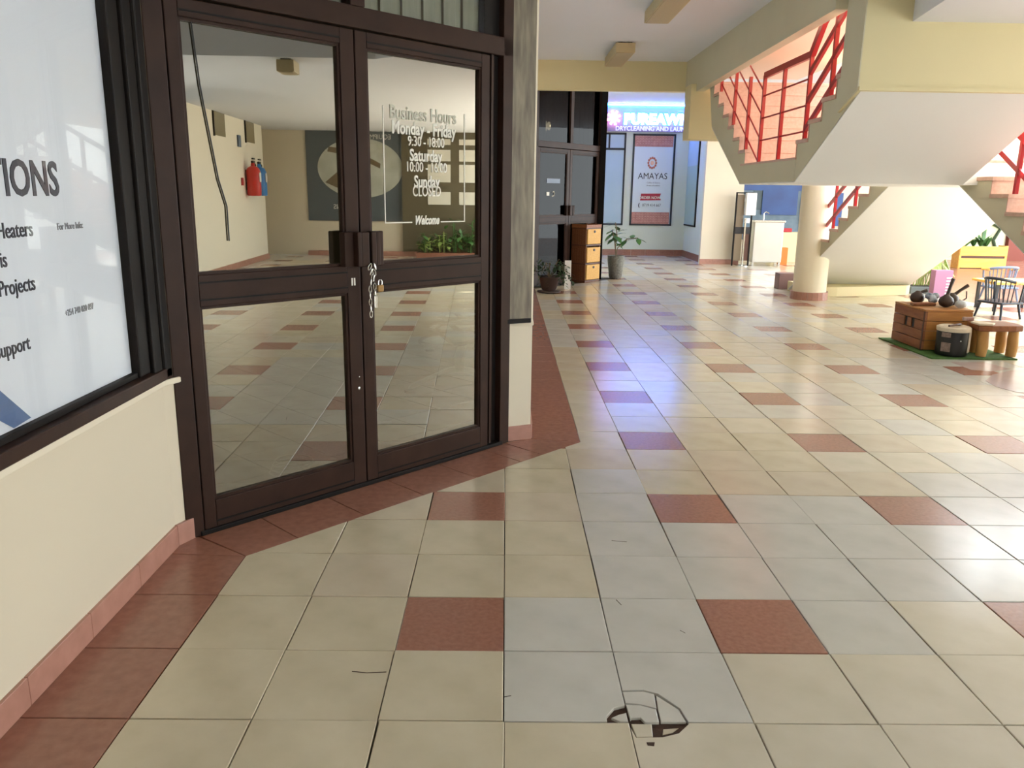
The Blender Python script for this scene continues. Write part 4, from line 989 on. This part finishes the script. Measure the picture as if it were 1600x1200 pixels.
# ================================================================== RIGHT AND BEHIND (reflected in the door glass)
struct_box('wall_right', WALL, 40.3, 40.6, -12, 14, 0, 9.9)
struct_box('rear_light_block', WALL, -12.3, 12.5, -12.4, -12, 0, 9.4)  # unseen, added to hold back sky light from behind the camera
rw = struct_box('wall_near_right', mat('bright_cream_paint', (240, 234, 216), .7), 24.5, 37.2, -6.2, -5.8, 0, 8.8)
struct_box('trim_11', WALL, 18, 40.3, -6.2, -5.7, 8.5, 9.4)
struct_box('wall_alcove', mat('olive_shade_paint', (196, 186, 150), .7), 37.2, 40.3, -8.6, -8.2, 0, 9.4)
struct_box('wall_alcove_side', WALL, 37.0, 37.2, -8.4, -6.2, 0, 9.4)
struct_box('wall_behind', WALL, 18, 24.5, -6.2, -5.9, 0, 1.95)
e = empty('window_5', (18, -5.9, 0), kind='structure')
MB().box(0, 6.5, -.1, -.02, 1.95, 8.5).build('film', mat('blue_reflection_tint', (120, 160, 205), .25, rgb2=(170, 196, 220), vscale=1.2), e)  # the window's bluish reflection is painted into this colour
MB().box(0, 6.5, -.14, 0.03, 1.95, 2.1).box(6.2, 6.5, -.14, .03, 1.95, 8.5).box(3.0, 3.2, -.14, .03, 1.95, 8.5).build('frame', BLACKF, e)
for x0, x1 in ((28.1, 30.0), (33.6, 35.5)):
    hw = MB().box(x0, x1, -5.82, -5.78, 6.65, 8.45).build('high_window', mat('olive_glass', (140, 132, 104), .2), rw)
    MB().box(x0-.05, x0+.1, -5.84, -5.74, 6.6, 8.5).build('window_edge', BLACKF, hw)
MB().box(32.0, 32.5, -5.82, -5.72, 6.3, 6.9).build('switch_box', GREYB, rw); MB().box(32.3, 32.6, -5.82, -5.74, 4.3, 4.7).build('call_point', REDP, rw)
for nm, m, x, lab in (('fire_extinguisher', EXTR, 33.3, 'red fire extinguisher on the cream wall, mirrored in the left door pane'), ('fire_extinguisher', EXTB, 34.6, 'blue fire extinguisher beside the red one, mirrored in the door pane')):
    f_ = empty(nm, (x, -5.38, 3.75), 0, lab, 'fire extinguisher', 'fire extinguishers on the wall')
    MB().lathe([(.34, 0), (.38, .06), (.38, 1.3), (.3, 1.5), (.12, 1.6), (.1, 1.75)], n=24).build('cylinder', m, f_, smooth=True)
    MB().box(-.16, .25, -.06, .06, 1.75, 1.88).box(-.05, .32, -.05, .05, 1.95, 2.03).build('valve_lever', BLACK, f_)
    MB().tube([(.1, 0, 1.8), (.5, 0, 1.7), (.52, 0, 1.2), (.42, 0, .6)], .045, 6).build('hose', BLACK, f_, smooth=True)
    MB().box(-.2, .12, .372, .388, .75, 1.25).build('label', WHITE, f_)
    MB().box(-.1, .1, -.42, -.36, .3, 1.4).build('bracket', BLACK, f_)
nbp = empty('dark_poster', (40.25, -.9, 0), 0, 'dark slate poster with a round food picture, mirrored in the door glass', 'poster')
MB().box(-.06, 0, -2.95, 3.3, 2.2, 8.35).build('sheet', NAVYP, nbp)
pts = [(.45+2.7*math.cos(2*math.pi*k/40), 5.5+1.85*math.sin(2*math.pi*k/40)) for k in range(40)]
MB().prism(pts, -.09, -.06, 'x').build('round_picture', PHOTO1, nbp)
MB().prism([(-1.8, 4.6), (-.4, 4.0), (.9, 4.3), (.6, 5.3), (-.6, 5.6)], -.10, -.09, 'x').build('picture_detail', PHOTO2, nbp)
MB().prism([(-1.6, 6.5), (.2, 6.2), (1.7, 5.5), (1.75, 5.8), (.2, 6.6), (-1.5, 6.8)], -.10, -.09, 'x').build('picture_detail', PHOTO2, nbp)
RM = lambda y, z: frameM((-.10, y, z), (0, -1, 0), (0, 0, 1))
text('CATERING', .42, VINYL, nbp, RM(1.6, 7.75), .9); text('EQUIPMENT', .42, VINYL, nbp, RM(1.4, 7.3), .9)
text("SOLUTIONS", .42, VINYL, nbp, RM(-.2, 2.95), 1.0, .005)
dk = struct_box('wall_right_dark', mat('brown_shopfront', (92, 84, 62), .4), 39.9, 40.25, 2.2, 12, 0, 8.3)
for y in (4.6, 6.6, 8.6, 10.4):
    for z, h in ((3.3, .8), (4.7, 1.1), (6.0, .7), (7.0, .35)):
        MB().box(39.86, 39.9, y-.75, y+.7, z, z+h).build('pale_pane', mat('pale_display', (214, 210, 196), .6), dk)  # pale rectangles set over the dark shopfront
MB().box(39.8, 40.25, -3.9, 12, 0, .3).build('trim_12', SKIRT)['kind'] = 'structure'
hb = empty('planting_bed', (38.6, 6.2, 0), 0, 'bed of leafy green plants, mirrored in the right door pane', 'plants')
MB().box(-.5, .7, -3.0, 4, 0, .35).build('kerb', BEDSTONE, hb)
random.seed(4)
for k in range(46):
    m_ = MB(); y = random.uniform(-2.9, 3.9); x = random.uniform(-.4, .6); hh = random.uniform(.9, 2.1)*(0.6 if y < -1.5 else 1)
    for q in range(12): leafmesh(m_, (x+random.uniform(-.3, .3), y+random.uniform(-.4, .4), .3+hh*random.uniform(.3, 1)), (random.uniform(-1, 1), random.uniform(-1, 1), random.uniform(-.2, .8)), .5, .26, .4)
    m_.tube([(x, y, .3), (x, y, .3+hh)], .03, 4)
    m_.build('bush', LEAF if k % 3 else LEAFP, hb)
struct_box('baseboard_right', SKIRT, 24.5, 37.2, -5.8, -5.72, 0, .3)
